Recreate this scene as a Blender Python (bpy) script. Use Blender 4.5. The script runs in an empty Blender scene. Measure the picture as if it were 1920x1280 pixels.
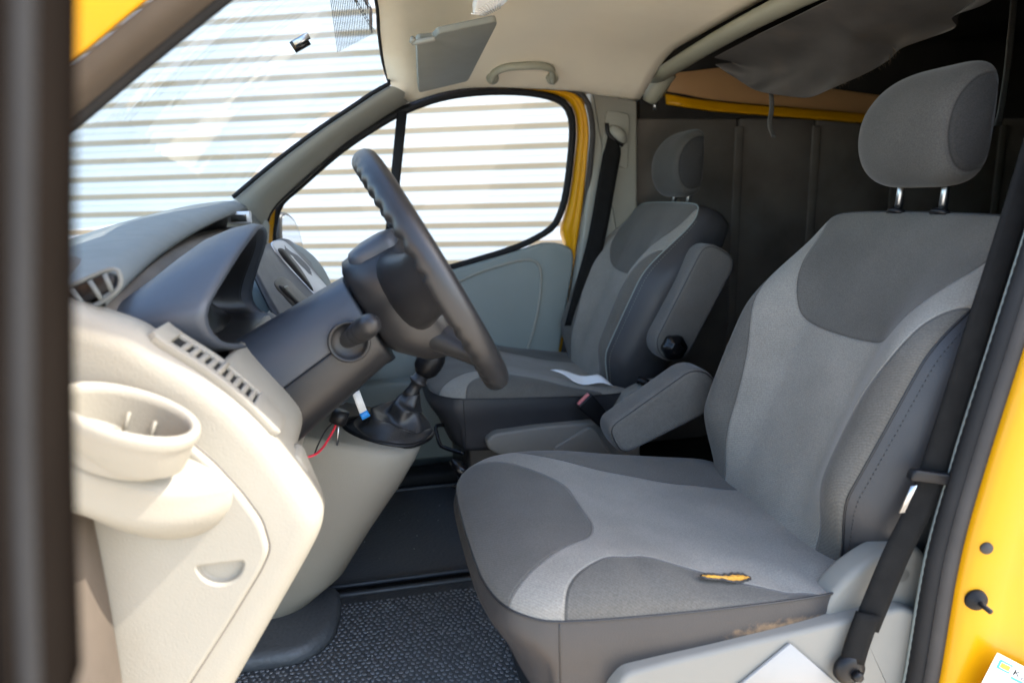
import bpy, bmesh, math, random
import numpy as np
from mathutils import Vector, Matrix
from mathutils.bvhtree import BVHTree
from mathutils.geometry import tessellate_polygon
random.seed(7); np.random.seed(7)
S = bpy.context.scene
COL = S.collection
R = math.radians

# ------------------------------------------------------------------ camera
YAW, PITCH, ROLL, FPX = R(11.2), R(11.9), R(1.4), 1280.0
EYE = Vector((0, 0, 1.5))
FW = Vector((math.sin(YAW)*math.cos(PITCH), math.cos(YAW)*math.cos(PITCH), -math.sin(PITCH)))
_r0 = Vector((math.cos(YAW), -math.sin(YAW), 0)); _u0 = _r0.cross(FW)
RT = _r0*math.cos(ROLL) - _u0*math.sin(ROLL)
UP = _u0*math.cos(ROLL) + _r0*math.sin(ROLL)
cd = bpy.data.cameras.new('camera'); cam = bpy.data.objects.new('camera', cd); COL.objects.link(cam)
cam.matrix_world = Matrix(((RT.x, UP.x, -FW.x, EYE.x), (RT.y, UP.y, -FW.y, EYE.y), (RT.z, UP.z, -FW.z, EYE.z), (0, 0, 0, 1)))
cd.sensor_width = 36; cd.lens = 36*FPX/1920; cd.clip_start = .02; cd.clip_end = 500
cd.dof.use_dof = True; cd.dof.focus_distance = 1.45; cd.dof.aperture_fstop = 2.8
S.camera = cam

# ------------------------------------------------------------------ sky, sun, exposure
SUN = Vector((.68, -.10, .725)).normalized()          # towards the sun: behind and outside the driver's side
W = bpy.data.worlds.new('World'); S.world = W; W.use_nodes = True
nt = W.node_tree; bg = nt.nodes['Background']
sky = nt.nodes.new('ShaderNodeTexSky'); sky.sky_type = 'NISHITA'; sky.sun_disc = False; sky.air_density = 1.0; sky.dust_density = 1.8; sky.ozone_density = 1.0
sky.sun_elevation = math.asin(SUN.z); sky.sun_rotation = math.atan2(SUN.x, SUN.y)
nt.links.new(sky.outputs[0], bg.inputs[0]); bg.inputs[1].default_value = .14
sd = bpy.data.lights.new('sun', 'SUN'); sd.energy = 2.1; sd.angle = R(.5); sd.color = (1, .95, .87)
so = bpy.data.objects.new('sun', sd); COL.objects.link(so)
so.rotation_euler = SUN.to_track_quat('Z', 'Y').to_euler(); so.location = (3, -2, 6)
S.view_settings.view_transform = 'Standard'; S.view_settings.look = 'None'
S.view_settings.exposure = 2.75; S.view_settings.gamma = 1; S.view_settings.use_curve_mapping = False

# ------------------------------------------------------------------ helpers
def at(px, py, Y):
    "point seen at pixel (px,py) of the 1920x1280 photograph on the plane at depth Y across the van"
    d = FW + RT*((px-960)/FPX) + UP*((640-py)/FPX)
    return EYE + d*(Y/d.y)
def atz(px, py, Z):
    d = FW + RT*((px-960)/FPX) + UP*((640-py)/FPX)
    return EYE + d*((Z-EYE.z)/d.z)
def xz(pts, Y): return [(p.x, p.z) for p in (at(a, b, Y) for a, b in pts)]

def empty(name, loc, label, cat, group=None):
    o = bpy.data.objects.new(name, None); o.location = loc; o.empty_display_size = .1; COL.objects.link(o)
    o['label'] = label; o['category'] = cat
    if group: o['group'] = group
    return o
def tag(o, label, cat, group=None):
    o['label'] = label; o['category'] = cat
    if group: o['group'] = group
    return o
def add(name, V, F, mat, parent=None, smooth=True, bev=0, seg=2, sub=0, solid=0, attrs=None, angle=40):
    me = bpy.data.meshes.new(name); me.from_pydata([tuple(v) for v in V], [], F); me.update()
    if attrs:
        for k, a in attrs.items():
            t = me.attributes.new(k, 'FLOAT', 'POINT'); t.data.foreach_set('value', np.asarray(a, dtype=np.float32))
    if smooth: me.polygons.foreach_set('use_smooth', [True]*len(me.polygons))
    me.materials.append(M[mat] if isinstance(mat, str) else mat)
    o = bpy.data.objects.new(name, me); COL.objects.link(o)
    if parent:
        o.parent = parent
        if parent.type == 'EMPTY': o.location = -parent.location
    if solid:
        m = o.modifiers.new('s', 'SOLIDIFY'); m.thickness = solid; m.offset = 0
    if bev:
        m = o.modifiers.new('b', 'BEVEL'); m.width = bev; m.segments = seg; m.limit_method = 'ANGLE'; m.angle_limit = R(angle); m.harden_normals = False
    if sub:
        m = o.modifiers.new('d', 'SUBSURF'); m.levels = sub; m.render_levels = sub
    return o
def cr(pts, n, closed=False):
    "Catmull-Rom sampling of a polyline, roughly even in arc length"
    P_ = [Vector(p) for p in pts]; N = len(P_); out = []
    segs = N if closed else N-1
    for i in range(segs):
        if closed: a, b, c, d = P_[i-1], P_[i], P_[(i+1) % N], P_[(i+2) % N]
        else: a, b, c, d = P_[max(i-1, 0)], P_[i], P_[i+1], P_[min(i+2, N-1)]
        for k in range(8):
            t = k/8
            out.append(.5*((2*b)+(c-a)*t+(2*a-5*b+4*c-d)*t*t+(3*b-a-3*c+d)*t**3))
    if not closed: out.append(P_[-1])
    loop = out+[out[0]] if closed else out
    L = [0]
    for i in range(1, len(loop)): L.append(L[-1]+(loop[i]-loop[i-1]).length)
    res = []; j = 0
    for k in range(n):
        s = L[-1]*k/(n if closed else n-1)
        while j < len(L)-2 and L[j+1] < s: j += 1
        f = 0 if L[j+1] == L[j] else (s-L[j])/(L[j+1]-L[j])
        res.append(loop[j].lerp(loop[j+1], min(max(f, 0), 1)))
    return res
def loft(rings, ring_closed=True, caps=True, loop=False):
    n = len(rings[0]); V = [p for r in rings for p in r]; F = []
    for i in range(len(rings) if loop else len(rings)-1):
        i2 = (i+1) % len(rings)
        for k in range(n if ring_closed else n-1):
            k2 = (k+1) % n
            F.append((i*n+k, i*n+k2, i2*n+k2, i2*n+k))
    if caps and not loop:
        if caps != 'end': F.append(tuple(range(n))[::-1])
        F.append(tuple(range((len(rings)-1)*n, len(rings)*n)))
    return V, F
def frames(path, closed=False, up=None):
    n = len(path); T = []
    for i in range(n):
        a = path[i-1] if (i or closed) else path[0]; b = path[(i+1) % n] if (i < n-1 or closed) else path[-1]
        t = (b-a); T.append(t.normalized() if t.length > 1e-9 else Vector((1, 0, 0)))
    u = Vector(up) if up else (Vector((0, 0, 1)) if abs(T[0].z) < .9 else Vector((1, 0, 0)))
    fr = []
    for t in T:
        if up: b = t.cross(Vector(up)).normalized(); u = b.cross(t)
        else:
            u = (u-t*u.dot(t)).normalized(); b = t.cross(u)
        fr.append((t, u.copy(), b))
    return fr
def tube(path, r, n=10, closed=False, caps=True, ry=None):
    path = [Vector(p) for p in path]; fr = frames(path, closed); rings = []
    for i, (p, (t, u, b)) in enumerate(zip(path, fr)):
        ra = r[i] if hasattr(r, '__len__') else r; rb = ra if ry is None else ry
        rings.append([p+u*(ra*math.cos(2*math.pi*k/n))+b*(rb*math.sin(2*math.pi*k/n)) for k in range(n)])
    return loft(rings, True, caps, closed)
def ribbon(path, wid, th=.0015, ups=None, cross=None):
    "flat webbing: path points, width vector(s), thin closed section"
    path = [Vector(p) for p in path]; rings = []
    for i, p in enumerate(path):
        w = Vector(wid[i] if isinstance(wid, list) else wid)
        a = path[max(i-1, 0)]; b = path[min(i+1, len(path)-1)]
        nrm = (b-a).cross(w).normalized()*th
        rings.append([p-w*.5+nrm, p-w*.25+nrm*1.3, p+w*.25+nrm*1.3, p+w*.5+nrm, p+w*.5-nrm, p-w*.5-nrm])
    return loft(rings)
def inset(poly, d):
    n = len(poly); A = sum(poly[i][0]*poly[(i+1) % n][1]-poly[(i+1) % n][0]*poly[i][1] for i in range(n))
    s = 1 if A > 0 else -1; out = []
    for i in range(n):
        a, b = poly[i-1], poly[(i+1) % n]; tx, ty = b[0]-a[0], b[1]-a[1]; L = math.hypot(tx, ty) or 1
        out.append((poly[i][0]-ty/L*d*s, poly[i][1]+tx/L*d*s))
    return out
def fillet(pts, r, n=5):
    out = []; N = len(pts)
    for i in range(N):
        p = Vector(pts[i][:2]); a = Vector(pts[i-1][:2]); b = Vector(pts[(i+1) % N][:2])
        ri = pts[i][2] if len(pts[i]) > 2 else r
        d = min(ri, (a-p).length*.45, (b-p).length*.45)
        q0 = p+(a-p).normalized()*d; q1 = p+(b-p).normalized()*d
        for k in range(n+1):
            t = k/n; out.append(tuple((1-t)**2*q0+2*t*(1-t)*p+t*t*q1))
    return out
def densify(poly, step):
    out = []; n = len(poly)
    for i in range(n):
        a, b = Vector(poly[i]), Vector(poly[(i+1) % n]); k = max(1, int((b-a).length/step))
        out += [tuple(a.lerp(b, j/k)) for j in range(k)]
    return out
def plate(poly, d0, d1, f, r=.004, steps=3, both=True):
    "closed slab: outline poly in a plane, from depth d0 (rounded face) to d1; f(a,b,d) -> xyz"
    rings = []; sg = 1 if d1 > d0 else -1
    for k in range(steps+1):
        th = math.pi/2*k/steps
        rings.append([f(a, b, d0+sg*r*(1-math.sin(th))) for a, b in inset(poly, r*(1-math.cos(th)))] if False else
                     [f(a, b, d0+sg*r*(1-math.sin(math.pi/2-th))) for a, b in inset(poly, r*(1-math.sin(th)))])
    if both:
        for k in range(steps+1):
            th = math.pi/2*k/steps
            rings.append([f(a, b, d1-sg*r*(1-math.sin(th))) for a, b in inset(poly, r*(1-math.cos(th)))])
    else: rings.append([f(a, b, d1) for a, b in poly])
    return loft(rings)
def hit(o, px, py):
    "where the sight line of a photograph pixel meets an object: location, normal"
    me = o.data; T = Matrix.Translation(o.location + (o.parent.location if o.parent and o.parent.type == 'EMPTY' else Vector()))
    if o.parent and o.parent.type != 'EMPTY': T = Matrix.Identity(4)
    bv = BVHTree.FromPolygons([T @ v.co for v in me.vertices], [tuple(p.vertices) for p in me.polygons])
    d = (FW + RT*((px-960)/FPX) + UP*((640-py)/FPX)).normalized(); loc, nr, _, _ = bv.ray_cast(EYE, d)
    if loc is None: loc, nr, _, _ = bv.find_nearest(EYE+d*1.5)
    return loc, (nr if nr.dot(d) < 0 else -nr)
YP = lambda a, b, d: (a, d, b)        # outline in x,z - thickness along y
ZP = lambda a, b, d: (a, b, d)        # outline in x,y - thickness along z
XP = lambda a, b, d: (d, a, b)        # outline in y,z - thickness along x
def frame_map(o, u, v, w):
    o, u, v, w = Vector(o), Vector(u).normalized(), Vector(v).normalized(), Vector(w).normalized()
    return lambda a, b, d: o+u*a+v*b+w*d
def boxv(lo, hi):
    x0, y0, z0 = lo; x1, y1, z1 = hi
    V = [(x0, y0, z0), (x1, y0, z0), (x1, y1, z0), (x0, y1, z0), (x0, y0, z1), (x1, y0, z1), (x1, y1, z1), (x0, y1, z1)]
    return V, [(0, 3, 2, 1), (4, 5, 6, 7), (0, 1, 5, 4), (1, 2, 6, 5), (2, 3, 7, 6), (3, 0, 4, 7)]
def lathe(prof, o, ax, n=24, u=None):
    "prof: (radius, distance along axis)"
    o, ax = Vector(o), Vector(ax).normalized(); u = Vector(u) if u else ax.orthogonal(); u = (u-ax*u.dot(ax)).normalized(); v = ax.cross(u)
    return loft([[o+ax*h+u*(r*math.cos(2*math.pi*k/n))+v*(r*math.sin(2*math.pi*k/n)) for k in range(n)] for r, h in prof])
def ss(x, a, b):
    t = np.clip((np.asarray(x, dtype=float)-a)/(b-a), 0, 1); return t*t*(3-2*t)
def sdf(px, py, poly):
    "signed distance, positive inside"
    px, py = np.asarray(px, float), np.asarray(py, float); d = np.full(px.shape, 1e9); ins = np.zeros(px.shape, bool); n = len(poly)
    for i in range(n):
        ax, ay = poly[i][:2]; bx, by = poly[(i+1) % n][:2]; ex, ey = bx-ax, by-ay
        t = np.clip(((px-ax)*ex+(py-ay)*ey)/(ex*ex+ey*ey+1e-12), 0, 1)
        d = np.minimum(d, np.hypot(px-ax-t*ex, py-ay-t*ey))
        c = ((ay > py) != (by > py)) & (px < ex*(py-ay)/(ey if ey else 1e-12)+ax); ins ^= c
    return np.where(ins, d, -d)

# ------------------------------------------------------------------ materials
M = {}
def new(name):
    m = bpy.data.materials.new(name); m.use_nodes = True; M[name] = m; n = m.node_tree.nodes
    return m, n, m.node_tree.links, n['Principled BSDF']
def nd(n, t, **k):
    o = n.new(t)
    for a, v in k.items():
        if a in o.inputs: o.inputs[a].default_value = v
        else: setattr(o, a, v)
    return o
def simple(name, col, rough=.5, var=.06, vscale=6, grain=0, gscale=900, metal=0, coat=0, spec=.5, dirt=0, dirtcol=(.1, .08, .05), dscale=4, sheen=0):
    m, n, l, b = new(name)
    tc = n.new('ShaderNodeTexCoord')
    no = nd(n, 'ShaderNodeTexNoise', Scale=vscale, Detail=4.0)
    l.new(tc.outputs['Object'], no.inputs['Vector'])
    hs = n.new('ShaderNodeHueSaturation'); hs.inputs['Color'].default_value = (*col, 1)
    mr = nd(n, 'ShaderNodeMapRange'); mr.inputs[1].default_value = .3; mr.inputs[2].default_value = .7
    mr.inputs[3].default_value = 1-var; mr.inputs[4].default_value = 1+var
    l.new(no.outputs[0], mr.inputs[0]); l.new(mr.outputs[0], hs.inputs['Value'])
    c = hs.outputs[0]
    if dirt:
        n2 = nd(n, 'ShaderNodeTexNoise', Scale=dscale, Detail=8.0, Roughness=.65); l.new(tc.outputs['Object'], n2.inputs['Vector'])
        m2 = nd(n, 'ShaderNodeMapRange'); m2.inputs[1].default_value = .52; m2.inputs[2].default_value = .8; m2.inputs[4].default_value = dirt
        l.new(n2.outputs[0], m2.inputs[0])
        mx = n.new('ShaderNodeMixRGB'); mx.inputs[2].default_value = (*dirtcol, 1); l.new(m2.outputs[0], mx.inputs[0]); l.new(c, mx.inputs[1]); c = mx.outputs[0]
    l.new(c, b.inputs['Base Color'])
    r2 = nd(n, 'ShaderNodeMapRange'); r2.inputs[3].default_value = max(rough-.07, .02); r2.inputs[4].default_value = min(rough+.07, 1)
    n3 = nd(n, 'ShaderNodeTexNoise', Scale=vscale*5, Detail=3.0); l.new(tc.outputs['Object'], n3.inputs['Vector']); l.new(n3.outputs[0], r2.inputs[0]); l.new(r2.outputs[0], b.inputs['Roughness'])
    b.inputs['Metallic'].default_value = metal; b.inputs['Coat Weight'].default_value = coat; b.inputs['Specular IOR Level'].default_value = spec
    if coat: b.inputs['Coat Roughness'].default_value = .06
    if sheen: b.inputs['Sheen Weight'].default_value = sheen
    if grain:
        g = nd(n, 'ShaderNodeTexNoise', Scale=gscale, Detail=2.0); l.new(tc.outputs['Object'], g.inputs['Vector'])
        bp = nd(n, 'ShaderNodeBump', Strength=grain, Distance=.0006); l.new(g.outputs[0], bp.inputs['Height']); l.new(bp.outputs[0], b.inputs['Normal'])
    return m
simple('beige_plastic', (.245, .225, .182), .52, .05, 5, .8, 380, dirt=.3, dirtcol=(.17, .135, .09), dscale=5, spec=.3)
simple('grey_plastic', (.21, .237, .222), .55, .04, 5, .3, 700, spec=.25)
simple('trim_plastic', (.27, .268, .23), .55, .04, 5, .3, 700, spec=.25)
simple('dark_plastic', (.042, .049, .06), .4, .06, 6, .4, 900, spec=.4)
simple('charcoal_plastic', (.015, .015, .016), .36, .12, 6, .4, 900, spec=.45)
simple('black_plastic', (.007, .007, .008), .4, .1, 8, .2, 900, spec=.25)
simple('gloss_black', (.006, .006, .007), .22, .1, 8, spec=.35)
simple('rubber', (.012, .0122, .013), .65, .2, 10, .5, 300, spec=.2)
simple('seal_grey', (.05, .046, .043), .65, .15, 10, .5, 300, spec=.2)
simple('door_edge_dark', (.0075, .006, .005), .9, .2, 8, spec=0)
simple('pillar_brown', (.075, .06, .046), .7, .15, 8, .4, 300, spec=.15)
simple('yellow_paint', (.55, .262, .001), .34, .06, 3, coat=.12, dirt=.22, dirtcol=(.34, .2, .02), dscale=9, spec=.25)
simple('silver', (.55, .56, .57), .35, .05, 8, .1, 900, metal=.5)
simple('steel', (.45, .46, .47), .32, .1, 30, metal=1)
simple('headliner', (.8, .725, .58), .95, .05, 3, .6, 500, dirt=.26, dirtcol=(.4, .28, .15), dscale=2.2, spec=.1)
simple('pad_plastic', (.125, .135, .13), .55, .05, 5, .5, 500, spec=.25)
simple('base_plastic', (.19, .182, .158), .5, .05, 5, .3, 700, spec=.25)
simple('card', (.27, .265, .25), .6, .03, 10)
simple('visor_vinyl', (.2, .205, .175), .65, .06, 5, .5, 500)
simple('olive_plastic', (.28, .275, .21), .5, .05, 5, .3, 600)
simple('carpet_dark', (.13, .117, .103), .98, .3, 4, .9, 250, spec=.08)
simple('cargo_dark', (.035, .033, .03), .95, .3, 4, .9, 250, spec=.08)
simple('cloth_grey', (.085, .079, .074), .95, .2, 7, .9, 400, spec=.1, dirt=.4, dirtcol=(.13, .1, .07), dscale=9)
simple('cloth_frayed', (.13, .105, .08), .95, .5, 60, .9, 200, spec=.1)
simple('plywood', (.42, .24, .1), .6, .1, 3, .2, 100)
simple('webbing', (.008, .0078, .0075), .75, .2, 40, .9, 600, spec=.1)
simple('webbing_grey', (.085, .085, .08), .75, .15, 40, .9, 600)
simple('leather', (.02, .02, .021), .4, .15, 15, .8, 350)
simple('leatherette', (.034, .034, .036), .42, .08, 8, .5, 420, spec=.35)
simple('paper', (.75, .76, .76), .7, .03, 10)
simple('tag_white', (.7, .7, .68), .5, .03); simple('tag_blue', (.02, .22, .62), .45, .05)
simple('red_wire', (.6, .02, .04), .4, .05)
simple('red_label', (.6, .16, .16), .4, .2, 120)
simple('foam', (.75, .36, .045), .95, .25, 260, .9, 400, dirt=.5, dirtcol=(.8, .66, .45), dscale=60)
simple('wall_white', (.56, .572, .57), .6, .03, 1.5, spec=.1)
simple('wall_beige', (.35, .28, .19), .7, .05, 1.5, spec=.1)
simple('ground', (.56, .495, .4), .9, .12, 2, .5, 60)
simple('ink_dark', (.03, .035, .05), .6); simple('ink_blue', (.02, .3, .75), .5); simple('ink_yellow', (.85, .55, .02), .5)
simple('lens', (.75, .74, .7), .2, .03)

def fabric(name, dark, light, weave=1.0):
    "woven two-tone upholstery: 'pat' > 0 is the dark panel, seams where it crosses zero"
    m, n, l, b = new(name); tc = n.new('ShaderNodeTexCoord')
    a = n.new('ShaderNodeAttribute'); a.attribute_name = 'pat'
    mr = nd(n, 'ShaderNodeMapRange'); mr.inputs[1].default_value = -.0006; mr.inputs[2].default_value = .0006; l.new(a.outputs['Fac'], mr.inputs[0])
    mx = n.new('ShaderNodeMixRGB'); mx.inputs[1].default_value = (*light, 1); mx.inputs[2].default_value = (*dark, 1); l.new(mr.outputs[0], mx.inputs[0])
    # weave: fine speckle and twill
    n1 = nd(n, 'ShaderNodeTexNoise', Scale=420.0, Detail=2.0); l.new(tc.outputs['Object'], n1.inputs['Vector'])
    n2 = nd(n, 'ShaderNodeTexNoise', Scale=7.0, Detail=5.0); l.new(tc.outputs['Object'], n2.inputs['Vector'])
    w = nd(n, 'ShaderNodeTexWave', Scale=97.0, Distortion=1.5); w.bands_direction = 'DIAGONAL'; l.new(tc.outputs['Object'], w.inputs['Vector'])
    v1 = nd(n, 'ShaderNodeMapRange'); v1.inputs[1].default_value = .3; v1.inputs[2].default_value = .7; v1.inputs[3].default_value = .82; v1.inputs[4].default_value = 1.18; l.new(n1.outputs[0], v1.inputs[0])
    v2 = nd(n, 'ShaderNodeMapRange'); v2.inputs[1].default_value = .3; v2.inputs[2].default_value = .7; v2.inputs[3].default_value = .86; v2.inputs[4].default_value = 1.12; l.new(n2.outputs[0], v2.inputs[0])
    mu0 = nd(n, 'ShaderNodeMath', operation='MULTIPLY'); l.new(v1.outputs[0], mu0.inputs[0]); l.new(v2.outputs[0], mu0.inputs[1])
    wv_ = nd(n, 'ShaderNodeMapRange'); wv_.inputs[3].default_value = 1-.08*weave; wv_.inputs[4].default_value = 1+.07*weave; l.new(w.outputs[0], wv_.inputs[0])
    mu = nd(n, 'ShaderNodeMath', operation='MULTIPLY'); l.new(mu0.outputs[0], mu.inputs[0]); l.new(wv_.outputs[0], mu.inputs[1])
    ab = nd(n, 'ShaderNodeMath', operation='ABSOLUTE'); l.new(a.outputs['Fac'], ab.inputs[0])
    sm = nd(n, 'ShaderNodeMapRange'); sm.inputs[1].default_value = .0; sm.inputs[2].default_value = .0016; sm.inputs[3].default_value = .55; sm.inputs[4].default_value = 1; l.new(ab.outputs[0], sm.inputs[0])
    mu2 = nd(n, 'ShaderNodeMath', operation='MULTIPLY'); l.new(mu.outputs[0], mu2.inputs[0]); l.new(sm.outputs[0], mu2.inputs[1])
    hs = n.new('ShaderNodeHueSaturation'); l.new(mx.outputs[0], hs.inputs['Color']); l.new(mu2.outputs[0], hs.inputs['Value'])
    l.new(hs.outputs[0], b.inputs['Base Color'])
    b.inputs['Roughness'].default_value = .9; b.inputs['Specular IOR Level'].default_value = .15; b.inputs['Sheen Weight'].default_value = .15; b.inputs['Sheen Roughness'].default_value = .4
    ad = nd(n, 'ShaderNodeMath', operation='ADD'); wm_ = nd(n, 'ShaderNodeMath', operation='MULTIPLY'); wm_.inputs[1].default_value = weave; l.new(w.outputs[0], wm_.inputs[0]); l.new(n1.outputs[0], ad.inputs[0]); l.new(wm_.outputs[0], ad.inputs[1])
    b1 = nd(n, 'ShaderNodeBump', Strength=.35, Distance=.0006); l.new(ad.outputs[0], b1.inputs['Height'])
    s2 = nd(n, 'ShaderNodeMapRange'); s2.inputs[2].default_value = .004; l.new(ab.outputs[0], s2.inputs[0])
    b2 = nd(n, 'ShaderNodeBump', Strength=.8, Distance=.003); l.new(s2.outputs[0], b2.inputs['Height']); l.new(b1.outputs[0], b2.inputs['Normal'])
    l.new(b2.outputs[0], b.inputs['Normal'])
m = simple('worn_leatherette', (.036, .034, .034), .42, .08, 8, .5, 420, spec=.35); n, l = m.node_tree.nodes, m.node_tree.links; b = n['Principled BSDF']
tc = n.new('ShaderNodeTexCoord'); src = b.inputs['Base Color'].links[0].from_socket
vm = n.new('ShaderNodeVectorMath'); vm.operation = 'SUBTRACT'; vm.inputs[1].default_value = (.58, .85, .833); l.new(tc.outputs['Object'], vm.inputs[0])
v2 = n.new('ShaderNodeVectorMath'); v2.operation = 'MULTIPLY'; v2.inputs[1].default_value = (8, 8, 42); l.new(vm.outputs[0], v2.inputs[0])
v3 = n.new('ShaderNodeVectorMath'); v3.operation = 'LENGTH'; l.new(v2.outputs[0], v3.inputs[0])
n9 = nd(n, 'ShaderNodeTexNoise', Scale=55.0, Detail=6.0, Roughness=.7); l.new(tc.outputs['Object'], n9.inputs['Vector'])
ma = nd(n, 'ShaderNodeMath', operation='MULTIPLY_ADD'); ma.inputs[1].default_value = -.55; l.new(v3.outputs['Value'], ma.inputs[0]); l.new(n9.outputs[0], ma.inputs[2])
mm = nd(n, 'ShaderNodeMapRange'); mm.inputs[1].default_value = .12; mm.inputs[2].default_value = .42; l.new(ma.outputs[0], mm.inputs[0])
mc_ = n.new('ShaderNodeMixRGB'); mc_.inputs[2].default_value = (.2, .13, .075, 1); l.new(mm.outputs[0], mc_.inputs[0]); l.new(src, mc_.inputs[1]); l.new(mc_.outputs[0], b.inputs['Base Color'])
fabric('seat_fabric', (.098, .092, .081), (.216, .202, .175))
fabric('ribbed_fabric', (.115, .108, .098), (.2, .19, .17))

m, n, l, b = new('glass')            # thin clear pane
n.remove(b); tr = n.new('ShaderNodeBsdfTransparent'); tr.inputs[0].default_value = (.93, .97, .96, 1)
gl = n.new('ShaderNodeBsdfGlossy'); gl.inputs['Roughness'].default_value = .01; fr_ = nd(n, 'ShaderNodeFresnel', IOR=1.45); mx = n.new('ShaderNodeMixShader')
l.new(fr_.outputs[0], mx.inputs[0]); l.new(tr.outputs[0], mx.inputs[1]); l.new(gl.outputs[0], mx.inputs[2]); l.new(mx.outputs[0], n['Material Output'].inputs[0])
m, n, l, b = new('dusty_glare_glass'); n.remove(b); tc = n.new('ShaderNodeTexCoord')
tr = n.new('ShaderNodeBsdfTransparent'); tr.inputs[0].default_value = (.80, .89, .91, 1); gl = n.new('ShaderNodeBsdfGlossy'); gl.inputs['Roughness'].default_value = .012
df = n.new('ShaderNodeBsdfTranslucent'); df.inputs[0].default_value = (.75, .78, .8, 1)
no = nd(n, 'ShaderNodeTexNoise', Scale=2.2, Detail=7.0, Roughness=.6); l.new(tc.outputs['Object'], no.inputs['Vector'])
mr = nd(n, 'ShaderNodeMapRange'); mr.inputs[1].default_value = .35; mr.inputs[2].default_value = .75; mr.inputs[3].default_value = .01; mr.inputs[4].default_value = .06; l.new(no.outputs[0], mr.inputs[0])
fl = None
for nm_, amt in (('painted_reflection', .055), ('arc', -.012)):  # painted reflection patch on top of the dust, then a clearer arc
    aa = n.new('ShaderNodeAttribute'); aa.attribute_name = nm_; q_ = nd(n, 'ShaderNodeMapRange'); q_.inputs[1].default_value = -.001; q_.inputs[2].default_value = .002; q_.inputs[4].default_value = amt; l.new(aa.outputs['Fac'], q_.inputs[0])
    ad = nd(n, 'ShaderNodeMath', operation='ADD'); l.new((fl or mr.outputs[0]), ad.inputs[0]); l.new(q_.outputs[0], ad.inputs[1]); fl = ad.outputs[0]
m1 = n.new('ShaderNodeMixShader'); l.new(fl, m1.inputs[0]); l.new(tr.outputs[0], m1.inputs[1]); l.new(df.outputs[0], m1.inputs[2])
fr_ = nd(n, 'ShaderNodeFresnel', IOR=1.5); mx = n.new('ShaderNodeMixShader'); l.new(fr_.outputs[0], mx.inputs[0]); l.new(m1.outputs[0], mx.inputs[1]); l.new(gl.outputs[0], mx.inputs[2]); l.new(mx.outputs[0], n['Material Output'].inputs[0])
m, n, l, b = new('frit'); at_ = n.new('ShaderNodeAttribute'); at_.attribute_name = 'pat'; b.inputs['Base Color'].default_value = (.02, .02, .022, 1)
mu = nd(n, 'ShaderNodeMath', operation='MULTIPLY'); mu.inputs[1].default_value = 26; l.new(at_.outputs['Fac'], mu.inputs[0])
fa = nd(n, 'ShaderNodeMath', operation='FRACT'); l.new(mu.outputs[0], fa.inputs[0])
gt = nd(n, 'ShaderNodeMath', operation='GREATER_THAN'); gt.inputs[1].default_value = .62; l.new(fa.outputs[0], gt.inputs[0])
tr = n.new('ShaderNodeBsdfTransparent'); mx = n.new('ShaderNodeMixShader'); l.new(gt.outputs[0], mx.inputs[0]); l.new(tr.outputs[0], mx.inputs[1]); l.new(b.outputs[0], mx.inputs[2]); l.new(mx.outputs[0], n['Material Output'].inputs[0])
m, n, l, b = new('mirror_glass'); b.inputs['Base Color'].default_value = (.8, .8, .8, 1); b.inputs['Metallic'].default_value = 1; b.inputs['Roughness'].default_value = .03
m, n, l, b = new('mat_rubber'); tc = n.new('ShaderNodeTexCoord'); b.inputs['Roughness'].default_value = .5; b.inputs['Base Color'].default_value = (.075, .079, .083, 1)
vo = nd(n, 'ShaderNodeTexVoronoi', Scale=90.0); l.new(tc.outputs['Object'], vo.inputs['Vector'])
bp = nd(n, 'ShaderNodeBump', Strength=.6, Distance=.002); bp.invert = True; l.new(vo.outputs[0], bp.inputs['Height']); l.new(bp.outputs[0], b.inputs['Normal'])
simple('stud_rubber', (.125, .128, .132), .5, .3, 30, .4, 500, dirt=.35, dirtcol=(.19, .165, .13), dscale=14)
simple('mat_edge', (.03, .033, .038), .45, .2, 20, .3, 400)

# ================================================================== outdoors
o = add('ground', *(lambda v: v)(([(-60, -60, 0), (60, -60, 0), (60, 60, 0), (-60, 60, 0)], [(0, 1, 2, 3)])), 'ground', smooth=False); o['kind'] = 'structure'
d0 = FW + RT*((850-960)/FPX) + UP*((640-330)/FPX)
W0 = EYE + d0*(7.6/d0.length); WD = Vector((math.cos(R(20)), -math.sin(R(20)), 0)); WN = Vector((-math.sin(R(20)), -math.cos(R(20)), 0))
wb = Vector((W0.x, W0.y, 0))
wall = empty('cladding_wall', wb, 'white horizontal clapboard wall with beige grooves outside the far windows', 'wall')
def wall_box(lo_s, hi_s, z0, z1, d0_, d1_):
    V = [wb+WD*s+WN*d+Vector((0, 0, z)) for z in (z0, z1) for (s, d) in ((lo_s, d0_), (hi_s, d0_), (hi_s, d1_), (lo_s, d1_))]
    return V, [(0, 3, 2, 1), (4, 5, 6, 7), (0, 1, 5, 4), (1, 2, 6, 5), (2, 3, 7, 6), (3, 0, 4, 7)]
add('backing_panel', *wall_box(-14, 10, 0, 7.2, -.14, -.022), 'wall_beige', wall, smooth=False)
PITCHB = .202; prof = [(0, -.02), (0, .004), (.004, .008), (.066, .018), (.074, .006), (.082, .016), (.133, .014), (.139, .010), (.139, -.02)]
me0 = None
for i in range(35):
    z0 = .03+i*PITCHB
    if me0 is None:
        V, F = loft([[wb+WD*s+WN*d+Vector((0, 0, z)) for z, d in prof] for s in (-14, 10)])
        b0 = add('cladding_board', V, F, 'wall_white', wall, smooth=False); me0 = b0.data; b0.location.z += z0; base = b0
    else:
        c = base.copy(); COL.objects.link(c); c.location.z = base.location.z + i*PITCHB

# ================================================================== the van body
van = empty('van', (1.3, 1.675, 0), 'yellow delivery van cabin body with beige roof lining and dark load space', 'van')
YM = 1.675
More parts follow.
